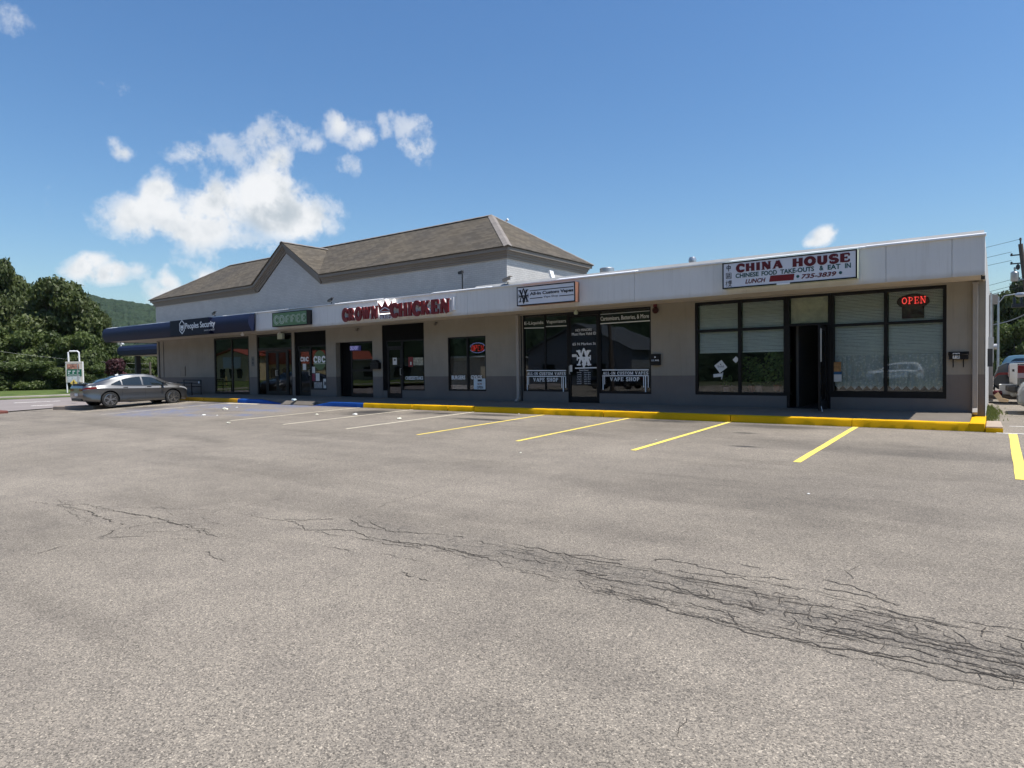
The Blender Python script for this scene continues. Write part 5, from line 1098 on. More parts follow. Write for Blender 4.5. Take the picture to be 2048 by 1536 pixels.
SEDAN = dict(L=4.72, top=[(0,.86),(.06,.98),(.16,1.035),(.45,1.07),(1.0,1.235),(1.5,1.355),(2.05,1.42),(2.5,1.425),(2.9,1.37),(3.3,1.19),(3.6,1.03),(3.75,.995),(4.1,.955),(4.4,.89),(4.6,.80),(4.68,.72),(4.72,.62)],
  belt=[(0,.84),(.1,.90),(.5,.935),(1.5,.915),(2.5,.895),(3.5,.885),(4.1,.86),(4.45,.80),(4.62,.71),(4.72,.58)], half=[(0,.70),(.1,.80),(.35,.875),(.9,.925),(2.3,.915),(3.8,.925),(4.25,.895),(4.5,.83),(4.65,.73),(4.72,.60)],
  bot=[(0,.42),(.08,.30),(.5,.24),(1.0,.20),(4.0,.20),(4.5,.20),(4.72,.26)], topw=[(0,.66),(.4,.66),(1.0,.60),(1.6,.57),(2.3,.57),(2.8,.58),(3.4,.66),(3.75,.76),(4.2,.72),(4.5,.62),(4.72,.46)],
  wheels=(.98, 3.72), wr=.335, dlo_lo=[(1.05,.985),(1.5,.955),(2.4,.93),(3.45,.90)], dlo_hi=[(1.05,1.0),(1.35,1.13),(1.75,1.25),(2.3,1.31),(2.75,1.285),(3.1,1.14),(3.45,.915)], rear=(.30,1.32), front=(2.95,3.66), pill=[(1.5,.05),(2.36,.07)])
SUV = dict(L=4.6, top=[(0,.80),(.05,1.05),(.2,1.45),(.45,1.66),(1.0,1.71),(2.2,1.69),(2.7,1.60),(3.2,1.32),(3.5,1.12),(3.7,1.07),(4.2,.99),(4.5,.86),(4.6,.68)], belt=[(0,.78),(.15,.98),(1,.99),(3,.96),(3.8,.92),(4.4,.80),(4.6,.66)],
  half=[(0,.76),(.1,.84),(.5,.90),(3.8,.91),(4.3,.84),(4.6,.62)], bot=[(0,.45),(.2,.32),(4.3,.28),(4.6,.34)], topw=[(0,.70),(.3,.66),(1,.64),(2.4,.64),(3.1,.68),(3.6,.78),(4.2,.74),(4.6,.52)],
  wheels=(.88, 3.62), wr=.35, dlo_lo=[(.45,1.02),(3.35,1.02)], dlo_hi=[(.45,1.30),(.75,1.52),(2.3,1.55),(2.75,1.45),(3.35,1.05)], rear=(.10,.40), front=(2.72,3.45), pill=[(1.15,.06),(2.05,.07)])
for k_ in ('top', 'belt', 'half', 'bot', 'topw'): SEDAN[k_] = [(u if u < 3.75 else 3.75+(u-3.75)*.76, v) for u, v in SEDAN[k_]]
SEDAN['L'] = 3.75+.97*.76; SEDAN['wheels'] = (.98, 3.68)
def make_car(sp, name, m, loc, rz, label, cat='car', group=None, plate=True, detail=True):
    root = empty(name, loc, rz, label=label, category=cat, group=group); L = sp['L']; ns = 72 if detail else 40
    us = [L*i/(ns-1) for i in range(ns)]
    def section(u):
        zb, zs, zt = interp(sp['bot'], u), interp(sp['belt'], u), interp(sp['top'], u); w_, wt = interp(sp['half'], u), interp(sp['topw'], u); zt = max(zt, zs+.01); wt = min(wt, w_-.02)
        g = (zt-zs); pts = [(0, zb), (w_*.80, zb), (w_*.93, zb+.03), (w_*.985, zb+.10), (w_*.985, zb+.22), (w_*.965, zb+.26), (w_*.985, zb+.70*(zs-zb)), (w_*1.0, zs-.105), (w_*.965, zs-.075), (w_*.925, zs+min(.012, g*.2))]
        a0, b0 = pts[-1]
        for t in (.2, .4, .6, .8, .92): pts.append((a0+(wt-a0)*t+.02*math.sin(t*3.14)*min(1, g/.3), b0+(zt-.035-b0)*t if g > .05 else b0+(zt-b0)*t))
        pts += [(wt-.01, zt-.018*min(1, g*6)), (wt-.06, zt-.004), (wt*.6, zt+.006), (0, zt+.010)]
        return pts
    secs = [section(u) for u in us]; k = len(secs[0]); mb = MB(); vs = []
    for u, s_ in zip(us, secs): vs += [(y, u, z) for y, z in s_]+[(-y, u, z) for y, z in s_[-2:0:-1]]
    n = len(vs)//ns
    mb.add(vs, [(i*n+j, i*n+(j+1) % n, (i+1)*n+(j+1) % n, (i+1)*n+j) for i in range(ns-1) for j in range(n)]+[tuple(range(n-1, -1, -1)), tuple((ns-1)*n+j for j in range(n))])
    body = mb.build('body', m, root, smooth='auto')
    wr = sp['wr']
    for i, wu in enumerate(sp['wheels']):
        cu = MB().lathe((0, wu, wr+.01), [(wr+.055, -1.2), (wr+.055, 1.2)], 40, 'x').build('cutter', M_CBLK, root)
        bo = body.modifiers.new('b', 'BOOLEAN'); bo.operation = 'DIFFERENCE'; bo.object = cu; bo.solver = 'EXACT'
    bpy.context.view_layer.update(); dg = bpy.context.evaluated_depsgraph_get(); dg.update(); me = bpy.data.meshes.new_from_object(body.evaluated_get(dg)); body.modifiers.clear(); body.data = me
    me.set_sharp_from_angle(angle=R(32))
    for o in [o for o in bpy.data.objects if o.name.startswith('cutter')]: bpy.data.objects.remove(o)
    def lat(u, z):      # half width of the body at height z
        s_ = section(u)
        for (a, b), (c, d) in zip(s_[3:], s_[4:]):
            if (b <= z <= d) and d > b: return a+(c-a)*(z-b)/(d-b)
        return s_[-4][0]
    def ztop(u, y):
        s_ = section(u)[8:]
        for (a, b), (c, d) in zip(s_[:-1], s_[1:]):
            if c <= y <= a and a > c: return b+(d-b)*(a-y)/(a-c)
        return s_[-1][1]
    # inner tub to close the wheel arches
    MB().box(-.58, .58, .25, L-.25, sp['bot'][2][1]+.02, .60).build('underbody', M_CBLK, root)
    # side glass
    for sgn in (1, -1):
        cuts = [sp['dlo_lo'][0][0]]+[c for p_, w_ in sp['pill'] for c in (p_-w_/2, p_+w_/2)]+[sp['dlo_lo'][-1][0]]
        for a, b in zip(cuts[0::2], cuts[1::2]):
            g = MB(); nu, nz = 14, 5; vv = []
            for i in range(nu+1):
                u = a+(b-a)*i/nu; z0_, z1_ = interp(sp['dlo_lo'], u), interp(sp['dlo_hi'], u); z1_ = max(z1_, z0_+.004)
                for j in range(nz+1): z = z0_+(z1_-z0_)*j/nz; vv.append((sgn*(lat(u, z)+.005), u, z))
            g.add(vv, [(i*(nz+1)+j, (i+1)*(nz+1)+j, (i+1)*(nz+1)+j+1, i*(nz+1)+j+1) for i in range(nu) for j in range(nz)]); g.build('side_window', M_CGL, root, smooth=True)
        if detail:
            tr = MB(); pts = [(sgn*(lat(u, interp(sp['dlo_lo'], u)-.012)+.006), u, interp(sp['dlo_lo'], u)-.012) for u in np.linspace(cuts[0], cuts[-1], 24)]; tr.tube(pts, .010, 6); tr.build('window_trim', M_CBLK, root)
            for hu in (1.62, 2.62):
                z = .86; MB().obox((sgn*(lat(hu, z)+.014), hu, z), (0, 1, 0), (1, 0, 0), (0, 0, 1), .095, .014, .014).build('door_handle', m, root, bevel=.006)
            for du in (1.42, 2.40, 3.30):
                gm = MB(); pz = np.linspace(.36, .84, 12); q = [(sgn*(lat(du+.05*math.sin(z_*2), z_)+.0015), du+.05*math.sin(z_*2), z_) for z_ in pz]; gm.tube(q, .0035, 4); gm.build('door_seam', M_CBLK, root)
            mz = .96; mi = MB().obox((sgn*(.99), 3.22, mz+.03), (1, 0, 0), (0, 1, .1), (0, -.1, 1), .095, .05, .065); mi.build('mirror', M_CBLK, root, bevel=.025, smooth='auto')
            MB().tube([(sgn*(lat(u, .30)+.004), u, .295) for u in np.linspace(1.4, 3.3, 12)], .018, 6).build('sill_trim', M_CBLK, root)
    for nm, (a, b), fz_ in (('rear_window', sp['rear'], 1), ('windshield', sp['front'], 1)):
        g = MB(); vv = []; nu, nv = 14, 12
        for i in range(nu+1):
            u = a+(b-a)*i/nu; ww = interp(sp['topw'], u)-.075
            for j in range(nv+1): y = -ww+2*ww*j/nv; vv.append((y, u, ztop(u, abs(y))+.006))
        g.add(vv, [(i*(nv+1)+j, i*(nv+1)+j+1, (i+1)*(nv+1)+j+1, (i+1)*(nv+1)+j) for i in range(nu) for j in range(nv)]); g.build(nm, M_CGL, root, smooth=True)
    for sgn in (1, -1):
        g = MB(); vv = []
        nn = 12
        for i in range(nn+1):
            t = i/nn
            if t < .5: u = .0; y = .30+t*2*(interp(sp['half'], 0)-.34)
            z0_, z1_ = .80, .90
            u = max(-.004, (t-.45)*.85); y = .30+min(1, t/.5)*(.42); 
            yy = y if t < .5 else lat(max(.0, u), .82)+.006
            zc_ = interp(sp['belt'], max(0, u))-.05; vv += [(sgn*yy, (u if t >= .5 else -.006), zc_-.055), (sgn*yy, (u if t >= .5 else -.006)+.0, zc_+.03)]
        g.add(vv, [(2*i, 2*i+2, 2*i+3, 2*i+1) for i in range(nn)]); g.build('tail_light', M_TL, root, smooth=True)
        g = MB(); vv = []
        for i in range(9):
            u = L-.50+.42*i/8; zc_ = interp(sp['belt'], u)-.06; yy = lat(u, zc_)+.006; vv += [(sgn*yy, u+.003, zc_-.05), (sgn*yy, u+.003, zc_+.035)]
        g.add(vv, [(2*i, 2*i+2, 2*i+3, 2*i+1) for i in range(8)]); g.build('headlight', M_HL, root, smooth=True)
    MB().box(-.45, .45, L-.03, L+.012, .30, .50).build('grille', M_CBLK, root, bevel=.02)
    MB().box(-.55, .55, -.012, .05, .30, .42).build('rear_diffuser', M_CBLK, root, bevel=.02)
    if plate: MB().box(-.16, .16, -.02, -.008, .52, .63).build('licence_plate', M_WHITE, root)
    if detail:
        MB().prism([(.28, 1.085), (.36, 1.13), (.42, 1.09)], 'x', -.0, .0) if False else None
        MB().obox((0, 1.62, interp(sp['top'], 1.62)+.03), (1, 0, 0), (0, .95, .3), (0, -.3, .95), .02, .07, .03).build('roof_antenna', M_WHITE, root, bevel=.008)
        MB().prism([(-.72, .02), (.72, .02), (.66, .22), (-.66, .22)], 'z', interp(sp['top'], .12)-.005, interp(sp['top'], .12)+.02).build('spoiler', M_CBLK, root, bevel=.006)
    for wu in sp['wheels']:
        for sgn in (1, -1):
            cx_ = sgn*(interp(sp['half'], wu)-.13); wl_ = MB().lathe((cx_, wu, wr), [(wr*.70, -.105), (wr*.93, -.10), (wr, -.07), (wr, .07), (wr*.93, .10), (wr*.70, .105)], 32, 'x').build('wheel', M_TYRE, root, smooth='auto')
            rm_ = MB(); R0 = wr*.72
            rm_.lathe((cx_+sgn*.06, wu, wr), [(R0, -.05), (R0, .045), (R0-.02, .05), (R0-.025, -.0), (.03, -.03)], 32, 'x')
            rk = MB()
            for q in range(5):
                for da in (-.16, .16):
                    a = 2*math.pi*q/5+da+.2; c_ = Vector((cx_+sgn*.105, wu+math.cos(a)*R0*.52, wr+math.sin(a)*R0*.52)); rk.obox(c_, (0, math.cos(a), math.sin(a)), (0, -math.sin(a), math.cos(a)), (1, 0, 0), R0*.46, .014, .012)
            rk.lathe((cx_+sgn*.10, wu, wr), [(.05, -.03), (.05, .02)], 14, 'x'); rk.lathe((cx_+sgn*.10, wu, wr), [(R0, -.015), (R0, .012), (R0-.014, .015), (R0-.014, -.015)], 32, 'x')
            o1 = rm_.build('rim_barrel', M_CBLK, None, smooth='auto'); o1.parent = wl_; o2 = rk.build('rim_spokes', M_RIM, None); o2.parent = wl_
    return root
cz_ = -.345
make_car(SEDAN, 'parked_car', car_paint('graphite_paint', (.14, .142, .145), .85, .34), (-31.83, -6.72, cz_+.01), 0.0, 'dark grey fastback sedan parked nose first by the bank', 'car')

# right hand back lot
lot2 = lambda d, px: at_depth(px, 800, d)
CROSS = dict(SUV); CROSS['top'] = [(u, .98+(v-.98)*.52 if v > .98 else v) for u, v in SUV['top']]; CROSS['dlo_hi'] = [(u, 1.02+(v-1.02)*.46) for u, v in SUV['dlo_hi']]
make_car(CROSS, 'parked_car', car_paint('midnight_paint', (.008, .012, .018), .3, .3), (-.05, 12.6, -.24), R(-90), 'dark blue black car behind the pickup truck', 'car', detail=False)
make_car(SUV, 'parked_suv', car_paint('sky_blue_paint', (.16, .28, .33), .3, .3), (.2, 30.0, -.26), R(-90), 'pale blue SUV far back beside the building end', 'car', detail=False)
make_car(SUV, 'parked_suv', car_paint('clean_white_paint', (.75, .76, .76), 0, .3), (1.2, 26.0, -.26), R(-100), 'white SUV far back in the rear lot', 'car', detail=False)
make_car(SEDAN, 'parked_car', car_paint('pearl_white_paint', (.26, .265, .26), 0, .3), (4.98, 4.3, -.26), R(90), 'pearl white car nose in front of the silver pickup', 'car')
# pickup
def pickup(loc, rz, m, label):
    r_ = empty('pickup_truck', loc, rz, label=label, category='pickup'); P = lambda mb, n, mm=m, bv=0, par=r_: mb.build(n, mm, par, bevel=bv)
    # x: across, y: forward from the tail
    for s_ in (1, -1):
        MB().prism([(0.02, .62), (.03, 1.28), (.06, 1.33), (2.0, 1.34), (2.0, .55), (1.75, .52), (1.72, .80), (1.45, .98), (1.05, .98), (.80, .80), (.76, .52), (.10, .50)], 'x', s_*.88, s_*1.0).build('bed_side', m, r_, bevel=.02)
        MB().prism([(-.01, .86), (-.01, 1.26), (.28, 1.24), (.20, 1.02), (.22, .84)], 'x', s_*.90, s_*1.012).build('tail_light', M_TL, r_, bevel=.012)
        MB().prism([(-.015, .86), (-.015, 1.02), (.20, 1.02), (.22, .86)], 'x', s_*.92, s_*1.016).build('tail_light_lens', M_TLW, r_, bevel=.008)
    P(MB().box(-.88, .88, .0, .07, .60, 1.32), 'tailgate', m, .015); P(MB().box(-.88, .88, .07, 2.0, .60, .68), 'bed_floor', M_CBLK); P(MB().box(-.14, .14, -.02, -.001, 1.05, 1.13), 'tailgate_handle', M_CBLK, .01)
    P(MB().prism([(-1.0, .10), (-1.0, -.08), (-.6, -.20), (.6, -.20), (1.0, -.08), (1.0, .10)], 'z', .42, .60), 'bumper', M_CBLK, .02)
    cab = MB(); sec = [(2.0,.55,1.34,1.34),(2.05,.5,1.34,1.86),(2.6,.5,1.30,1.92),(3.3,.5,1.28,1.90),(3.75,.5,1.25,1.60),(4.15,.5,1.22,1.26),(5.2,.52,1.12,1.16),(5.7,.6,.98,1.0)]; vs = []
    for u, zb, zs, zt in sec: vs += [(-.98, u, zb), (.98, u, zb), (1.0, u, (zb+zs)/2), (.97, u, zs), (.80, u, zt), (-.80, u, zt), (-.97, u, zs), (-1.0, u, (zb+zs)/2)]
    cab.add(vs, [(i*8+j, i*8+(j+1) % 8, (i+1)*8+(j+1) % 8, (i+1)*8+j) for i in range(7) for j in range(8)]+[tuple(range(7, -1, -1)), tuple(56+j for j in range(8))]); P(cab, 'cab', m)
    for s_ in (1, -1): MB().add([(s_*.985, 2.2, 1.37), (s_*.985, 3.95, 1.28), (s_*.875, 3.5, 1.70), (s_*.835, 2.25, 1.82)], [(0, 1, 2, 3)]).build('side_window', M_CGL, r_)
    MB().box(-.7, .7, 1.985, 1.998, 1.42, 1.80).build('rear_window', M_CGL, r_)
    for u in (1.25, 4.85):
        for s_ in (1, -1):
            w_ = MB().lathe((s_*.83, u, .40), [(.26, -.13), (.38, -.12), (.40, -.09), (.40, .09), (.38, .12), (.26, .13)], 28, 'x').build('wheel', M_TYRE, r_, smooth='auto'); rm_ = MB().lathe((s_*.93, u, .40), [(.27, -.05), (.27, .03), (.20, -.01), (.05, .02)], 24, 'x').build('rim', M_RIM, None); rm_.parent = w_
    MB().box(-.8, .8, .3, 5.5, .38, .56).build('chassis', M_CBLK, r_)
    return r_
pk = at_depth(2013, 800, 21.0)
pickup((float(pk[0])+.18, float(pk[1])+.75, -.26), R(-90+6), car_paint('silver_paint', (.15, .147, .14), .4, .3), 'silver pickup truck showing its tailgate and red light beside the rubbish heap')
# rubbish heap and weeds beside the end wall
def crumple(name, c, s, m, label, cat, flat=.35, rz=0, grp=None, seed=None):
    bm = bmesh.new(); bmesh.ops.create_icosphere(bm, subdivisions=2, radius=1); rr = random.Random(seed or c[0])
    for v in bm.verts: v.co *= rr.uniform(.55, 1.15)
    me = bpy.data.meshes.new(name); bm.to_mesh(me); bm.free(); me.materials.append(m); o = bpy.data.objects.new(name, me); C.objects.link(o)
    o.location = (c[0], c[1], c[2]+s*flat*.6); o.scale = (s, s*rr.uniform(.55, .9), s*flat); o.rotation_euler = (0, 0, rz); return tag(o, label, cat, grp)
q = at_depth(1986, 789, 21.5); M_PWH = paint('bright_paper', (.78, .77, .72), .7)
tag(MB().box(-.22, .22, -.2, .2, 0, .32).box(-.23, .23, -.21, .21, .31, .35).build('foam_box', M_PWH, bevel=.02), 'white foam box on the rubbish heap beside the end wall', 'box').location = (.33, float(q[1])+.6, .02)
tag(MB().box(-.6, .75, -.4, .4, 0, .10).build('pallet', M_WOODP), 'dark wooden pallet under the white foam box', 'pallet').location = (.38, float(q[1])+.6, -.09)
crumple('red_bag', (.06, float(q[1])+.3, .02), .17, M_DRED, 'crumpled red bag beside the white foam box', 'bag', .6); crumple('white_bag', (.55, float(q[1])+.2, .0), .15, M_PWH, 'crumpled white bag between foam box and pickup bumper', 'bag', .6)
cb = MB().add([(-.35, 0, .25), (-.15, -.05, .42), (.05, 0, .12), (.35, .0, .02), (.28, .08, -.10), (-.1, .02, -.08)], [(0, 1, 2, 5), (2, 3, 4, 5)]).build('cardboard', paint('cardboard', (.62, .46, .28), .8)); cb.scale = (.55, .6, .6); cb.location = (.16, float(q[1])-1.2, -.08); so_ = cb.modifiers.new('s', 'SOLIDIFY'); so_.thickness = .02; tag(cb, 'torn piece of bright cardboard in front of the rubbish heap', 'cardboard')
wt = MB()
for i in range(900):
    x_ = -.17+.13*random.expovariate(1.6); y_ = random.gauss(3.2, 1.3); h = random.uniform(.05, .20)*(1-max(0, x_)*2); a = random.uniform(0, 6.28); lx, ly = math.cos(a)*h*.5, math.sin(a)*h*.5; w2 = .012
    wt.add([(x_-w2*math.sin(a), y_+w2*math.cos(a), -.26), (x_+w2*math.sin(a), y_-w2*math.cos(a), -.26), (x_+lx*.5+w2*.7, y_+ly*.5, -.26+h*.7), (x_+lx, y_+ly, -.26+h)], [(0, 1, 2, 3)])
wo = wt.build('weeds', make_foliage('weed_green', (.08, .10, .025), (.26, .29, .10), .3), fixn=False, kind='stuff', label='clump of green weeds growing against the end wall', category='weeds')
ca = wo.data.attributes.new('tone', 'FLOAT', 'FACE'); ca.data.foreach_set('value', rng.random(len(wo.data.polygons)))
# things fixed to the end wall far back
part(MB().box(XR+.004, XR+.12, 9.0, 9.14, -.2, 3.05).prism([(8.9, 3.05), (9.24, 3.05), (9.3, 3.35), (8.84, 3.35)], 'x', XR+.003, XR+.24), 'downspout', M_DSP)
part(MB().box(XR+.004, XR+.14, 7.2, 7.6, 1.1, 1.9).lathe((XR+.14, 7.4, 1.6), [(.09, 0), (.09, .08)], 14, 'x'), 'electric_meter', M_METAL); part(MB().tube([(XR+.06, 7.4, 1.9), (XR+.06, 7.4, 3.3)], .03), 'conduit', M_METAL)
part(MB().box(XR+.004, XR+.12, 4.6, 4.72, 1.0, 1.5), 'meter_box', M_DMET)

# ------------------------------------------------------------------ poles, wires, signs
def pole(name, b, t, r0, r1, m, label, cat): 
    o = empty(name, tuple(b), label=label, category=cat); MB().tube([(0, 0, 0), tuple(Vector(t)-Vector(b))], r0, 12, r1).build('shaft', m, o, smooth='auto'); return o
pt = at_depth(2041, 488, 46.0); pb = at_depth(2060, 640, 46.0); sl_ = (pb-pt)/(pb[2]-pt[2]); pb = pt+sl_*(-.3-pt[2])
up = pole('utility_pole', Vector(pb), Vector(pt), .19, .14, M_WOODP, 'leaning wooden utility pole carrying transformers', 'utility pole')
o_ = Vector(pb); pv = Vector(pt)-o_
for dz in (0, .75, 1.35):
    c_ = pv-Vector((0, 0, dz)); MB().tube([c_, c_+Vector((-.55 if dz else 0, 0, .0 if dz else .25))], .05, 6).lathe(c_+Vector((-.5 if dz else 0, 0, -.05 if dz else .25)), [(.05, 0), (.09, .05), (.05, .10), (.08, .15), (.03, .2)], 10).build('insulator', M_DMET, up)
c_ = pv+Vector(sl_)*(-2.25)+Vector((-.55, -.1, 0))
MB().lathe(c_+Vector((0, 0, -.35)), [(.22, 0), (.24, .05), (.24, .62), (.16, .70), (.05, .72), (.07, .95), (.03, 1.0)], 16).box(c_.x+.2, c_.x+.5, c_.y-.05, c_.y+.05, c_.z-.3, c_.z-.22).build('transformer', M_METAL, up, smooth='auto')
c_ = pv+Vector(sl_)*(-4.1); MB().box(c_.x-.9, c_.x-.15, c_.y-.3, c_.y+.3, c_.z-.35, c_.z-.1).lathe((c_.x-.75, c_.y, c_.z-.1), [(.09, 0), (.09, .25), (.05, .5)], 10).lathe((c_.x-.35, c_.y, c_.z-.1), [(.09, 0), (.09, .25), (.05, .6)], 10).build('capacitor_rack', M_DMET, up)
c2 = pv+Vector(sl_)*(-1.6); MB().lathe(c2+Vector((-.3, 0, -.2)), [(.05, 0), (.12, .1), (.12, .3), (.04, .4)], 10).build('cutout', M_DMET, up)
pole2b = Vector((-34, 62, -.9)); up2 = pole('utility_pole', pole2b, pole2b+Vector((0, 0, 10.6)), .17, .13, M_WOODP, 'wooden utility pole standing behind the shops', 'utility pole')
def wire(a, b, sag, r, label):
    a, b = Vector(a), Vector(b); pts = [a.lerp(b, i/24)-Vector((0, 0, sag*4*(i/24)*(1-i/24))) for i in range(25)]
    o = MB().tube(pts, r, 5).build('power_line', M_DMET, label=label, category='power line', group='overhead lines by the leaning pole'); return o
ptv = Vector(pt)
wire(ptv+Vector((0, 0, .35)), pole2b+Vector((0, 0, 10.6)), .9, .014, 'topmost overhead line meeting the leaning pole')
wire(ptv+Vector((-.5, 0, -.5)), pole2b+Vector((0, .3, 9.9)), .9, .014, 'second overhead line below the pole top')
wire(ptv+Vector((-.5, 0, -1.1)), pole2b+Vector((0, -.3, 9.3)), .9, .014, 'third overhead line below the pole top')
wr_ = lambda px, py, d: Vector(at_depth(px, py, d))
wire(wr_(2046, 553, 46), pole2b+Vector((0, 0, 5.2)), 1.0, .014, 'lower overhead line above the street lamp'); wire(wr_(2046, 566, 46), pole2b+Vector((0, .2, 4.6)), 1.0, .014, 'overhead line just under the lower one')
wire(wr_(2046, 572, 46), pole2b+Vector((0, -.2, 3.2)), .9, .022, 'thick cable running over the street lamp'); wire(wr_(2055, 626, 46), wr_(1960, 652, 40), .2, .04, 'thick black cable sagging in front of the trees')
sl0 = at_depth(1996, 720, 40); st_ = at_depth(1996, 594, 40); lp = pole('street_lamp', (sl0[0], sl0[1], -.4), (sl0[0], sl0[1], st_[2]), .07, .05, M_METAL, 'grey street lamp with curved arm beside the building end', 'street lamp')
h_ = st_[2]+.4; MB().tube([(0, 0, h_-.4), (.3, 0, h_+.05), (.9, 0, h_+.12)], .03, 6).build('arm', M_METAL, lp); MB().lathe((1.1, 0, h_+.05), [(.05, -.3), (.14, -.15), (.14, .1), (.05, .22)], 12, 'x').build('lamp_head', M_METAL, lp, smooth='auto')
# left: plaza pylon, crossing sign, floodlight mast, wires
pc = at_depth(150.5, 786, 47.0); py_ = empty('pylon_sign', (pc[0], pc[1], -.36), R(-10), label='narrow white pylon sign with green board and open loop top', category='sign'); K = 47/1300
zz = lambda y: 1.18+(744-y)*K+.36
ang = math.atan2(-_rt[1], _rt[0]); py_.rotation_euler = (0, 0, -ang+R(8)); hw = 15.5*K
MB().tube([(-hw*.92, 0, 0), (-hw, 0, zz(722))], .045, 8).build('post', M_WHITE, py_); MB().tube([(hw*1.02, 0, 0), (hw, 0, zz(722))], .05, 8).build('post', M_WHITE, py_)
MB().tube([(-hw*.66, 0, zz(722)), (-hw*.70, 0, zz(703)), (-hw*.5, 0, zz(700.5)), (hw*.4, 0, zz(700.5)), (hw*.58, 0, zz(703)), (hw*.62, 0, zz(722))], .055, 8).build('loop', M_WHITE, py_)
MB().box(-hw, hw, -.07, .07, zz(724), zz(721)).box(-hw, hw, -.06, .06, zz(763), zz(724)).build('cabinet', paint('pylon_cream', (.62, .58, .50), .6), py_)
MB().box(-hw*.82, hw*.62, -.075, -.061, zz(736), zz(726)).build('upper_board', paint('red_print', (.34, .17, .12), .6, 0, .8, 6), py_)
MB().box(-hw*.86, hw*.9, -.078, -.061, zz(750), zz(736.5)).build('green_board', paint('board_green', (.015, .12, .07), .5), py_); MB().box(-hw*.8, hw*.72, -.075, -.061, zz(762.5), zz(750.5)).build('lower_board', paint('pale_print', (.50, .54, .55), .6, 0, .4, 9), py_)
for a, b in ((-.72, -.38), (-.18, .14), (.34, .66)): MB().box(hw*a, hw*b, -.082, -.0785, zz(741), zz(739.5)).box(hw*a, hw*(a+b)/2, -.082, -.0785, zz(745), zz(743)).build('lettering', M_WVIN, py_)
MB().box(-hw*.75, hw*.7, -.082, -.0785, zz(748.3), zz(747.5)).build('rule', M_WVIN, py_)
cs_ = at_depth(149, 806, 34.5); K = 34.5/1300; ps = empty('pedestrian_sign', (cs_[0], cs_[1], gz(cs_[0], cs_[1])), -ang, label='small yellow diamond pedestrian crossing sign behind the grey car', category='sign'); g0 = gz(cs_[0], cs_[1])
zz = lambda y: 1.18+(744-y)*K-g0
MB().tube([(0, .02, 0), (0, .02, zz(757))], .02, 8).build('post', M_METAL, ps); r2 = 7.3*K
MB().prism([(0, zz(764)-r2), (r2, zz(764)), (0, zz(764)+r2), (-r2, zz(764))], 'y', -.01, 0).build('diamond', paint('sign_yellow', (.82, .62, .12), .4), ps); MB().box(-4.3*K, 4.3*K, -.01, 0, zz(781), zz(773)).build('plate', paint('sign_yellow', (0, 0, 0)), ps)
fg = MB(); cz2 = zz(764); fg.prism([(a, cz2+.11+b) for a, b in disc_pts(.022, .025, 10)], 'y', -.014, -.0105)
fg2 = line_mb(MB(), [(0, cz2+.08), (.0, cz2-.01)], .045, -.011, .003); line_mb(fg2, [(0, cz2), (-.05, cz2-.12)], .02, -.0125, .003); line_mb(fg2, [(0, cz2), (.05, cz2-.11)], .02, -.014, .003); line_mb(fg2, [(-.06, cz2+.01), (0, cz2+.07), (.06, cz2+.02)], .016, -.0155, .003); fg2.v += []; fg2.build('walking_figure', M_BKV, ps, fixn=False); fg.build('figure_head', M_BKV, ps)
MB().box(-.14, .10, -.1, .14, 0, zz(800)).build('footing', M_CONC, ps, bevel=.02)
mk = at_depth(157, 790, 36); pole('marker_post', (mk[0], mk[1], gz(mk[0], mk[1])), (mk[0], mk[1], at_depth(157, 727, 36)[2]), .022, .022, M_METAL, 'thin pale post in front of the pylon sign', 'post')
fm = at_depth(242, 745, 62); fmt = at_depth(242, 686, 62); fl = pole('floodlight_mast', (fm[0], fm[1], -.5), (fmt[0], fmt[1], fmt[2]), .07, .05, M_WHITE, 'white mast with two floodlights behind the canopy', 'light pole'); h_ = fmt[2]+.5
MB().tube([(-.45, 0, h_-.1), (.45, 0, h_-.15)], .03, 6).obox((-.5, 0, h_+.0), (.9, 0, .4), (0, 1, 0), (-.4, 0, .9), .16, .1, .06).obox((.5, 0, h_-.1), (.9, 0, -.2), (0, 1, 0), (.2, 0, .9), .16, .1, .06).build('floodlights', M_WHITE, fl)
for k, (a, b) in enumerate((((-60, 694), (300, 728)), ((-60, 716), (300, 738)), ((-60, 722), (300, 748)))):
    o = MB().tube([wr_(*a, 50+3*k).lerp(wr_(*b, 58), i/10)-Vector((0, 0, .25*4*(i/10)*(1-i/10))) for i in range(11)], .006, 5).build('phone_line', M_CANT, label=['upper thin wire in front of the tall trees', 'middle thin wire in front of the tall trees', 'lowest thin wire in front of the tall trees'][k], category='wire', group='thin wires in front of the tall trees')
pole('telephone_pole', (float(wr_(300, 740, 58).x), float(wr_(300, 740, 58).y), -.5), tuple(wr_(300, 724, 58)), .1, .09, M_WOODP, 'short pole carrying the thin wires behind the bank', 'utility pole')
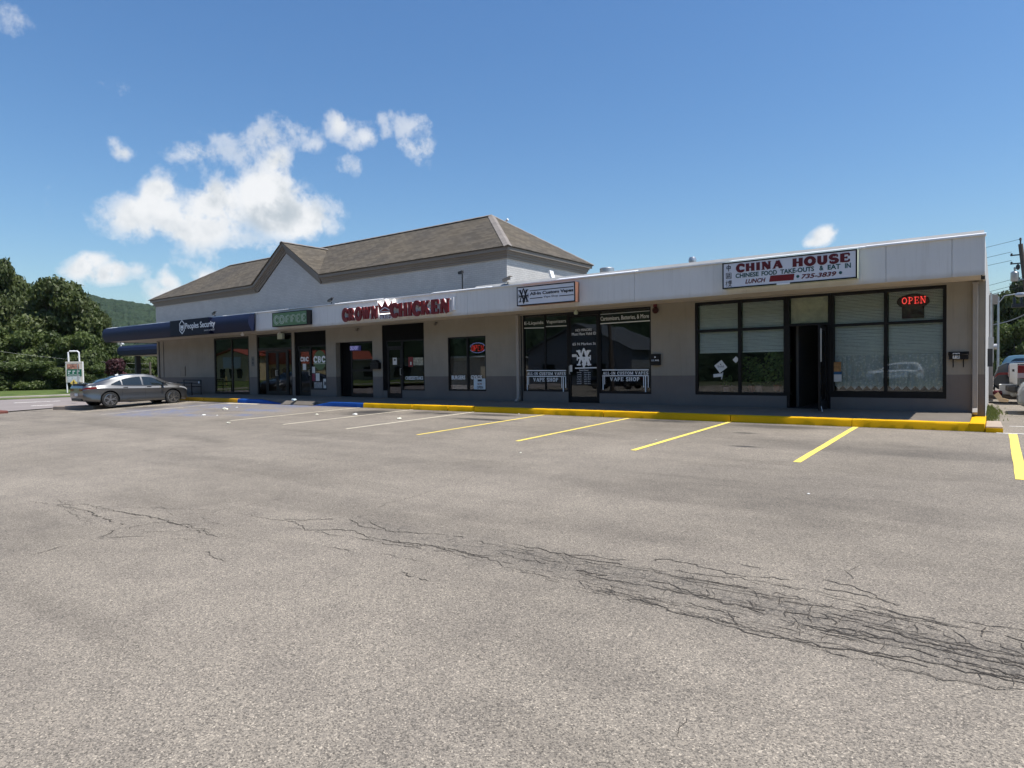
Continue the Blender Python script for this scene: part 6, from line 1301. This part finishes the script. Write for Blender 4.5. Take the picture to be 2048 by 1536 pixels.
# metal bench, islands
bn = empty('bench', (-34.0, -.75, -.05), label='black metal bench against the bank wall past the car', category='bench')
MB().tube([(-.9, .2, .78), (.9, .2, .76)], .03, 6).tube([(-.9, .2, .60), (.9, .2, .58)], .02, 6).build('backrest', M_BLK, bn); MB().box(-.9, .9, -.28, .18, .43, .46).build('seat', M_BLK, bn); MB().tube([(-.6, -.3, .66), (.95, -.3, .64)], .025, 6).build('armrest_rail', M_BLK, bn)
for a in (-.88, .88):
    MB().tube([(a, .2, 0), (a, .2, .78)], .025, 6).build('leg', M_BLK, bn); MB().tube([(a, -.28, 0), (a, -.3, .65)], .025, 6).build('leg', M_BLK, bn)
def island(px0, px1, pyb, d, m, lab, dep=.9):
    a, b = hit(px0, pyb[0]), hit(px1, pyb[1]); g = min(gz(a[0], a[1]), gz(b[0], b[1])); dx, dy = b[0]-a[0], b[1]-a[1]; L = math.hypot(dx, dy); nx, ny = -dy/L*dep, dx/L*dep
    tag(MB().prism([(a[0], a[1]), (b[0], b[1]), (b[0]+nx, b[1]+ny), (a[0]+nx, a[1]+ny)], 'z', g-.2, g+d).build('kerb_island', m, bevel=.03, kind='structure'), lab, 'kerb')
island(105, 186, (820, 818.5), .17, make_concrete('island_concrete', (.34, .28, .23), .6, 2), 'low stone kerb island behind the tail of the grey car')
island(-60, 17, (832, 826.5), .14, make_concrete('red_island', (.20, .075, .06), .6, 2), 'reddish kerb island across the lot entrance')
# litter
M_LIT = paint('pale_litter', (.78, .76, .62), .7); 
for k, (px, py, s_, mm, lb) in enumerate(((450,819,.22,M_LIT,'large crumpled yellowish paper on the blue worn patch'),(407,831,.13,M_PWH,'white paper ball on the edge of the worn blue paint'),(434.6,831,.07,M_PWH,'tiny white scrap between two paper pieces'),(474,815.5,.09,M_PWH,'small white scrap below the blue kerb start'),
     (457.5,846.5,.13,M_LIT,'pale scrap under the first long stall line'),(634,829.5,.10,M_LIT,'scrap between the first two long stall lines'),(710.5,829.5,.16,M_PWH,'white wrapper lying on the second long stall line'),(798.5,838.5,.16,M_LIT,'pale wrapper above the third long stall line'),
     (1617,988,.035,M_PWH,'tiny white scrap in front of the restaurant stalls'),(1041,906,.05,M_LIT,'tiny pale scrap at the thin crack'),(1313,881,.05,M_LIT,'small scrap beside the yellow stall line'),(1038,828,.06,M_PWH,'scrap against the yellow kerb under the vape shop'))):
    c_ = hit(px, py); crumple('litter', (c_[0], c_[1], c_[2]), s_*.62, mm, lb, 'litter', .35, k*1.3, 'bits of litter on the lot', seed=k+5)
cc = hit(667, 804.5); crumple('litter', (cc[0], KY+.05, -.09), .12, paint('pale_blue_cup', (.45, .55, .60), .5), 'crushed pale cup lying on the blue kerb', 'litter', .5, 1, 'bits of litter on the lot', seed=99)

# ------------------------------------------------------------------ vegetation
def crown_mesh(name, n_lobe, n_leaf, m, seed, ls=.24, squash=1.0):
    # unit crown: radius ~1 across, height 0..~2 (base at 0)
    r = np.random.default_rng(seed); V_, Tn = [], []
    lob = []
    for i in range(n_lobe):
        t = r.random(); z = .12+1.55*t*squash; rad = math.sqrt(max(.04, 1-((t-.42)/.66)**2)); a = r.random()*6.283; q = r.random()**.5*.78*rad
        lob.append((q*math.cos(a), q*math.sin(a), z, r.uniform(.16, .34)*(.65+.5*rad), r.random()))
    ws = np.array([l[3]**2 for l in lob]); ws /= ws.sum(); idx = r.choice(n_lobe, n_leaf, p=ws)
    L_ = np.array(lob); c = L_[idx, :3]; rad = L_[idx, 3]; tn = L_[idx, 4]
    d = r.normal(size=(n_leaf, 3)); d[:, 2] = d[:, 2]*.8+.25; d /= np.linalg.norm(d, axis=1)[:, None]
    rr = rad*(1-.55*r.random(n_leaf)**2.2)*(1+.12*r.normal(size=n_leaf)); p = c+d*rr[:, None]*np.array([1.1, 1.1, .78])
    nrm = d*.8+r.normal(size=(n_leaf, 3))*.6; nrm /= np.linalg.norm(nrm, axis=1)[:, None]
    a = np.cross(nrm, r.normal(size=(n_leaf, 3))); a /= np.linalg.norm(a, axis=1)[:, None]; b = np.cross(nrm, a)
    s = ls*(.55+.9*r.random(n_leaf))[:, None]/2
    quad = np.stack([p-a*s*1.2, p-b*s*.7+nrm*s*.2, p+a*s*1.2, p+b*s*.7+nrm*s*.2], 1).reshape(-1, 3)
    me = bpy.data.meshes.new(name); me.vertices.add(len(quad)); me.vertices.foreach_set('co', quad.ravel()); me.loops.add(n_leaf*4); me.loops.foreach_set('vertex_index', np.arange(n_leaf*4, dtype=np.int32))
    me.polygons.add(n_leaf); me.polygons.foreach_set('loop_start', np.arange(0, n_leaf*4, 4, dtype=np.int32)); me.update(calc_edges=True)
    at = me.attributes.new('tone', 'FLOAT', 'FACE'); at.data.foreach_set('value', np.clip(.5*tn+.5*r.random(n_leaf), 0, 1).astype(np.float32)); me.materials.append(m)
    tk = MB()
    tk.tube([(0, 0, -.9), (.02, .01, -.2), (0, 0, .5), (.04, 0, 1.1)], [.085, .07, .05, .02], 9)
    for l in lob[::2]: tk.tube([(0, 0, .15+.3*r.random()), (l[0]*.5, l[1]*.5, l[2]*.6+.1), (l[0], l[1], l[2])], [.035, .022, .008], 5)
    return me, tk
M_F1 = make_foliage('deep_green_leaf', (.018, .028, .009), (.125, .155, .045), .22); M_F2 = make_foliage('mid_green_leaf', (.022, .036, .009), (.125, .165, .045), .25); M_F3 = make_foliage('purple_leaf', (.020, .006, .010), (.14, .05, .055), .15); M_F4 = make_foliage('yellow_green_leaf', (.026, .042, .011), (.16, .20, .06), .28)
CR = {}
for nm, a in dict(a=('crown', 40, 34000, M_F1, 1, .075), b=('crown', 52, 40000, M_F1, 2, .070), c=('crown', 26, 22000, M_F2, 3, .085), d=('crown', 28, 22000, M_F4, 4, .085), e=('crown', 16, 5000, M_F3, 5, .11), f=('crown', 30, 22000, M_F1, 6, .09)).items():
    me_, tk_ = crown_mesh(*a); to = tk_.build('trunk', M_WOODP, smooth='auto'); CR[nm] = (me_, to.data); bpy.data.objects.remove(to)
def tree(kind, px, dep, pytop, wpx, label, name='tree', grp=None, zg=-.5, trunk=.18, cat='tree', rz=None):
    b = at_depth(px, 745, dep); top = 1.18+(744-pytop)*dep/1300; H = top-zg; rad = wpx*dep/1300/2; r_ = empty(name, (b[0], b[1], zg), random.uniform(0, 6.28) if rz is None else rz, label=label, category=cat, group=grp)
    tb = H*trunk; sc = ((H-tb)/1.92)
    for nm, me_ in (('crown', CR[kind][0]), ('trunk', CR[kind][1])):
        o = bpy.data.objects.new(nm, me_); C.objects.link(o); o.parent = r_; o.location = (0, 0, tb); o.scale = (rad, rad, sc)
        if nm == 'trunk': o.scale = (rad, rad, max(sc, tb/.9))
    return r_
TR = 'trees along the far side of the road'
tree('a', 2, 62, 503, 118, 'tallest dark tree, cut by the photo edge', grp=TR); tree('b', 128, 60, 550, 150, 'broad two topped tree in front of the wooded hill', grp=TR, rz=1.0)
tree('f', 62, 66, 585, 70, 'slimmer tree in the gap between the two tallest trees', grp=TR); tree('a', 196, 64, 600, 60, 'narrow tree between the broad two topped tree and the hill', grp=TR)
BU = 'bushy trees in front of the tall ones'
tree('c', -35, 55, 640, 120, 'bushy mid green tree under the tallest dark tree', grp=BU, trunk=.02); tree('d', 38, 56, 648, 110, 'yellow green bushy tree between the tallest tree and the pylon sign', grp=BU, trunk=.02); tree('c', 100, 57, 655, 95, 'bushy tree right behind the pylon sign', grp=BU, trunk=.02)
tree('d', 158, 56, 652, 100, 'light leaved bushy tree between the pylon sign and purple tree', grp=BU, trunk=.02); tree('c', 205, 60, 662, 80, 'bushy tree just beside the rounded navy awning end', grp=BU, trunk=.02)
for k, (kd, px, dp, pt_, wd, lb) in enumerate((('c', 262, 66, 704, 62, 'low tree seen under the awning beside the purple tree'), ('d', 298, 68, 708, 56, 'low light tree seen under the awning next to the bank corner'),
        ('f', 20, 76, 640, 130, 'shaded back tree under the tallest dark tree'), ('f', 100, 76, 650, 120, 'shaded back tree behind the pylon sign'), ('f', 180, 74, 660, 110, 'shaded back tree behind the broad tree'), ('c', 330, 70, 700, 80, 'tree standing against the bank wall corner behind the canopy post'),
        ('c', 232, 58, 720, 50, 'low bush beside the purple tree'), ('c', 10, 53, 712, 110, 'dark shrub at the grass under the tallest tree'), ('c', 85, 54, 716, 90, 'dark shrub at the foot of the pylon sign'), ('c', 180, 54, 722, 80, 'dark shrub behind the tail of the grey car'))):
    tree(kd, px, dp, pt_, wd, lb, grp='trees filling the wood edge', trunk=.02)
tree('e', 233, 50, 712, 48, 'small round purple leaved tree under the awning end', 'purple_tree', trunk=.12, zg=-.4)
RT = 'trees behind the rear lot'
for kd, px, dp, pt_, wd, lb in (('f', 2048, 62, 566, 110, 'tall dark tree behind the utility pole'), ('c', 2005, 70, 622, 90, 'bushy tree behind the street lamp'), ('f', 1978, 75, 640, 60, 'tree rising just beyond the building end'), ('d', 2030, 58, 655, 90, 'light green bushy tree above the white SUV'), ('c', 1990, 60, 675, 60, 'low bush above the pale blue SUV'), ('f', 2190, 66, 590, 150, 'wide dark tree farther along behind the rear lot'), ('c', 2420, 74, 640, 170, 'round bushy tree past the wide dark tree'), ('d', 2750, 80, 650, 200, 'light green tree farthest along the rear lot')):
    tree(kd, px, dp, pt_, wd, lb, grp=RT, trunk=.03, zg=-.9)

# ------------------------------------------------------------------ wooded hills
mh, Th = mat('forest_canopy'); ph = pos(Th); nh = Th.noise(ph, .06, 5, .65); nf = Th.noise(ph, .35, 4, .7)
finish(Th, Th.mix(.7, Th.ramp(nh, [(.3, (.020, .036, .020)), (.7, (.042, .064, .034))]), Th.ramp(nf, [(.3, (.5,)*3), (.7, (1.5,)*3)]), 'MULTIPLY'), .95, 0, nf, 1.0, 2.5, .1)
def bumps(nx, ny, seed, cell):
    r = np.random.default_rng(seed); gx_, gy_ = int(nx/cell)+3, int(ny/cell)+3; ox, oy, oh = r.random((gx_, gy_)), r.random((gx_, gy_)), r.random((gx_, gy_)); I, J = np.meshgrid(np.arange(nx)/cell, np.arange(ny)/cell, indexing='ij'); H = np.zeros((nx, ny))
    for di in (-1, 0, 1):
        for dj in (-1, 0, 1):
            a = np.clip(I.astype(int)+di, 0, gx_-1); b = np.clip(J.astype(int)+dj, 0, gy_-1); d2 = (I-a-ox[a, b])**2+(J-b-oy[a, b])**2
            H = np.maximum(H, np.sqrt(np.clip(1-d2/.75, 0, 1))*(.6+.6*oh[a, b]))
    return H
SKYL = [(-900,640),(-500,560),(-200,545),(0,560),(60,572),(120,580),(160,588),(195,597),(215,603),(250,607),(285,613),(312,617),(400,634),(520,660),(700,690),(900,716),(1200,735),(1900,716),(2600,706),(3600,712)]
pxs = np.concatenate([np.arange(-900, 900, 3.2), np.arange(900, 3600, 7.0)]); nt = 170; Hb = bumps(len(pxs), nt, 11, 3.0); vs = []
for i, px in enumerate(pxs):
    ys_ = interp(SKYL, px); hp_ = (742-ys_)/1300*950
    for j in range(nt):
        t = j/(nt-1); dep = 480+t*560; d = ray(px, 742); d = d/np.dot(d, _fw); p = CAM+d*dep; u_ = min(1, t/.84); h = hp_*(math.sin(u_*math.pi/2)**1.25)*(1 if t < .84 else 1-(t-.84)*1.2)
        vs.append((p[0], p[1], -2+h+Hb[i, j]*5.0*min(1, t*6)))
n_ = nt; fs = [(i*n_+j, (i+1)*n_+j, (i+1)*n_+j+1, i*n_+j+1) for i in range(len(pxs)-1) for j in range(n_-1)]
hm = bpy.data.meshes.new('hill'); hm.from_pydata([tuple(map(float, v)) for v in vs], [], fs); hm.materials.append(mh); ho = bpy.data.objects.new('hill', hm); C.objects.link(ho); tag(ho, 'long wooded hill rising behind the trees on the left', 'hill', kind='structure')
# across the street behind the camera (seen mirrored in the shop windows)
Hb = bumps(150, 60, 12, 2.2); vs = []
for i in range(150):
    for j in range(60):
        t = j/59; x_ = -260+i*3.6; y_ = -60-t*150; vs.append((x_, y_, (-2+10*min(1, t*12)+42*t+Hb[i, j]*4.5) if j else -3.0))
fs = [(i*60+j, i*60+j+1, (i+1)*60+j+1, (i+1)*60+j) for i in range(149) for j in range(59)]
hm = bpy.data.meshes.new('hill'); hm.from_pydata(vs, [], fs); hm.materials.append(mh); ho = bpy.data.objects.new('hill', hm); C.objects.link(ho); tag(ho, 'steep wooded hillside across the street behind the viewpoint', 'hill', kind='structure')
def virt(px, py, Y): p = ony(px, py, Y); return float(p[0]), float(p[2])
def house(name, xa, xb, Y, ze, zr, depth, mw_, mr_, label, sign=None, gable=True):
    r_ = empty(name, ((xa+xb)/2, -Y, -.8), label=label, category='building'); W2 = (xb-xa)/2; ze += .8; zr += .8
    MB().prism([(-W2, 0), (W2, 0), (W2, ze), (0, zr), (-W2, ze)] if gable else [(-W2, 0), (W2, 0), (W2, ze), (-W2, ze)], 'y', -depth, 0).build('wall', mw_, r_)
    if gable:
        for s_ in (1, -1): MB().add([(s_*(W2+.4), .4, ze-.15), (0, .4, zr+.12), (0, -depth-.4, zr+.12), (s_*(W2+.4), -depth-.4, ze-.15)], [(0, 1, 2, 3)]).build('roof', mr_, r_).modifiers.new('s', 'SOLIDIFY').thickness = .12
    else: MB().prism([(-W2-.4, ze), (W2+.4, ze), (W2-1, zr), (-W2+1, zr)], 'y', -depth-.4, .4).build('roof', mr_, r_)
    for k in range(3): MB().box(-W2*.7+k*W2*.5, -W2*.7+k*W2*.5+W2*.25, .0, .05, 1.0, 2.2).build('window', M_CGL, r_)
    if sign: MB().box(*sign[:2], .06, .12, *sign[2:]).build('signboard', M_WHITE, r_)
    return r_
Y_ = 30; xa, ze = virt(431, 713, Y_); xb, _q = virt(497, 713, Y_); xm_, zr = virt(464, 701, Y_); sa, s1 = virt(447, 737, Y_); sb_, s0 = virt(481, 714, Y_); cx_ = (xa+xb)/2
house('tan_house', xa, xb, Y_, ze, zr, 9, paint('tan_siding', (.72, .58, .36), .7), paint('red_roof', (.32, .07, .035), .7), 'tan gabled shop with white signboard across the street', (sa-cx_, sb_-cx_, s1+.8, s0+.8))
xa, ze = virt(505, 730, 33); xb, _ = virt(600, 735, 33); _, zr = virt(550, 702, 33); house('red_roofed_building', xa, xb, 33, ze, zr, 12, paint('tan_siding', (0,)*3), paint('red_roof', (0,)*3), 'long low building with red hipped roof across the street', gable=False)
xa, ze = virt(1185, 700, 40); xb, _ = virt(1262, 700, 40); _, zr = virt(1195, 668, 40); house('grey_house', xa-8, xb, 40, ze, zr+1, 10, paint('grey_siding', (.22, .23, .24), .7), paint('slate_roof', (.10, .11, .12), .7), 'grey gabled house across the street')
xa, ze = virt(690, 722, 36); xb, _ = virt(960, 722, 36); _, zr = virt(800, 716, 36); house('long_shop', xa, xb, 36, ze, zr, 10, paint('pale_siding', (.42, .36, .28), .7), M_CANT, 'long pale flat roofed shop across the street', gable=False)
x_, z_ = virt(1790, 760, 52); make_car(SUV, 'parked_suv', car_paint('plain_white_paint', (.75, .75, .75), 0, .3), (x_+2.3, -52, -.62), R(90), 'white SUV parked across the lot behind the viewpoint', 'car', detail=False)
x_, z_ = virt(1232, 760, 26); make_car(SEDAN, 'parked_car', car_paint('black_car_paint', (.01, .01, .01), .2, .3), (x_+2.3, -26, -.60), R(90), 'black sedan parked across the lot behind the viewpoint', 'car', detail=False)
x_, z_ = virt(1224, 720, 22); pole('utility_pole', (x_, -22, -.8), (x_-.5, -22, 9), .16, .12, M_WOODP, 'utility pole across the lot behind the viewpoint', 'utility pole')

# ------------------------------------------------------------------ air
mz, Tz = mat('thin_air'); Tz.n('ShaderNodeOutputMaterial', i_Volume=Tz.n('ShaderNodeVolumePrincipled', i_Color=(.80, .88, 1, 1), i_Density=.00006, i_Anisotropy=.2))
hz_ = MB().box(-3050, 3050, -3050, 3050, -3, 140).build('haze', mz); tag(hz_, 'thin summer haze over the valley', 'haze', kind='stuff')
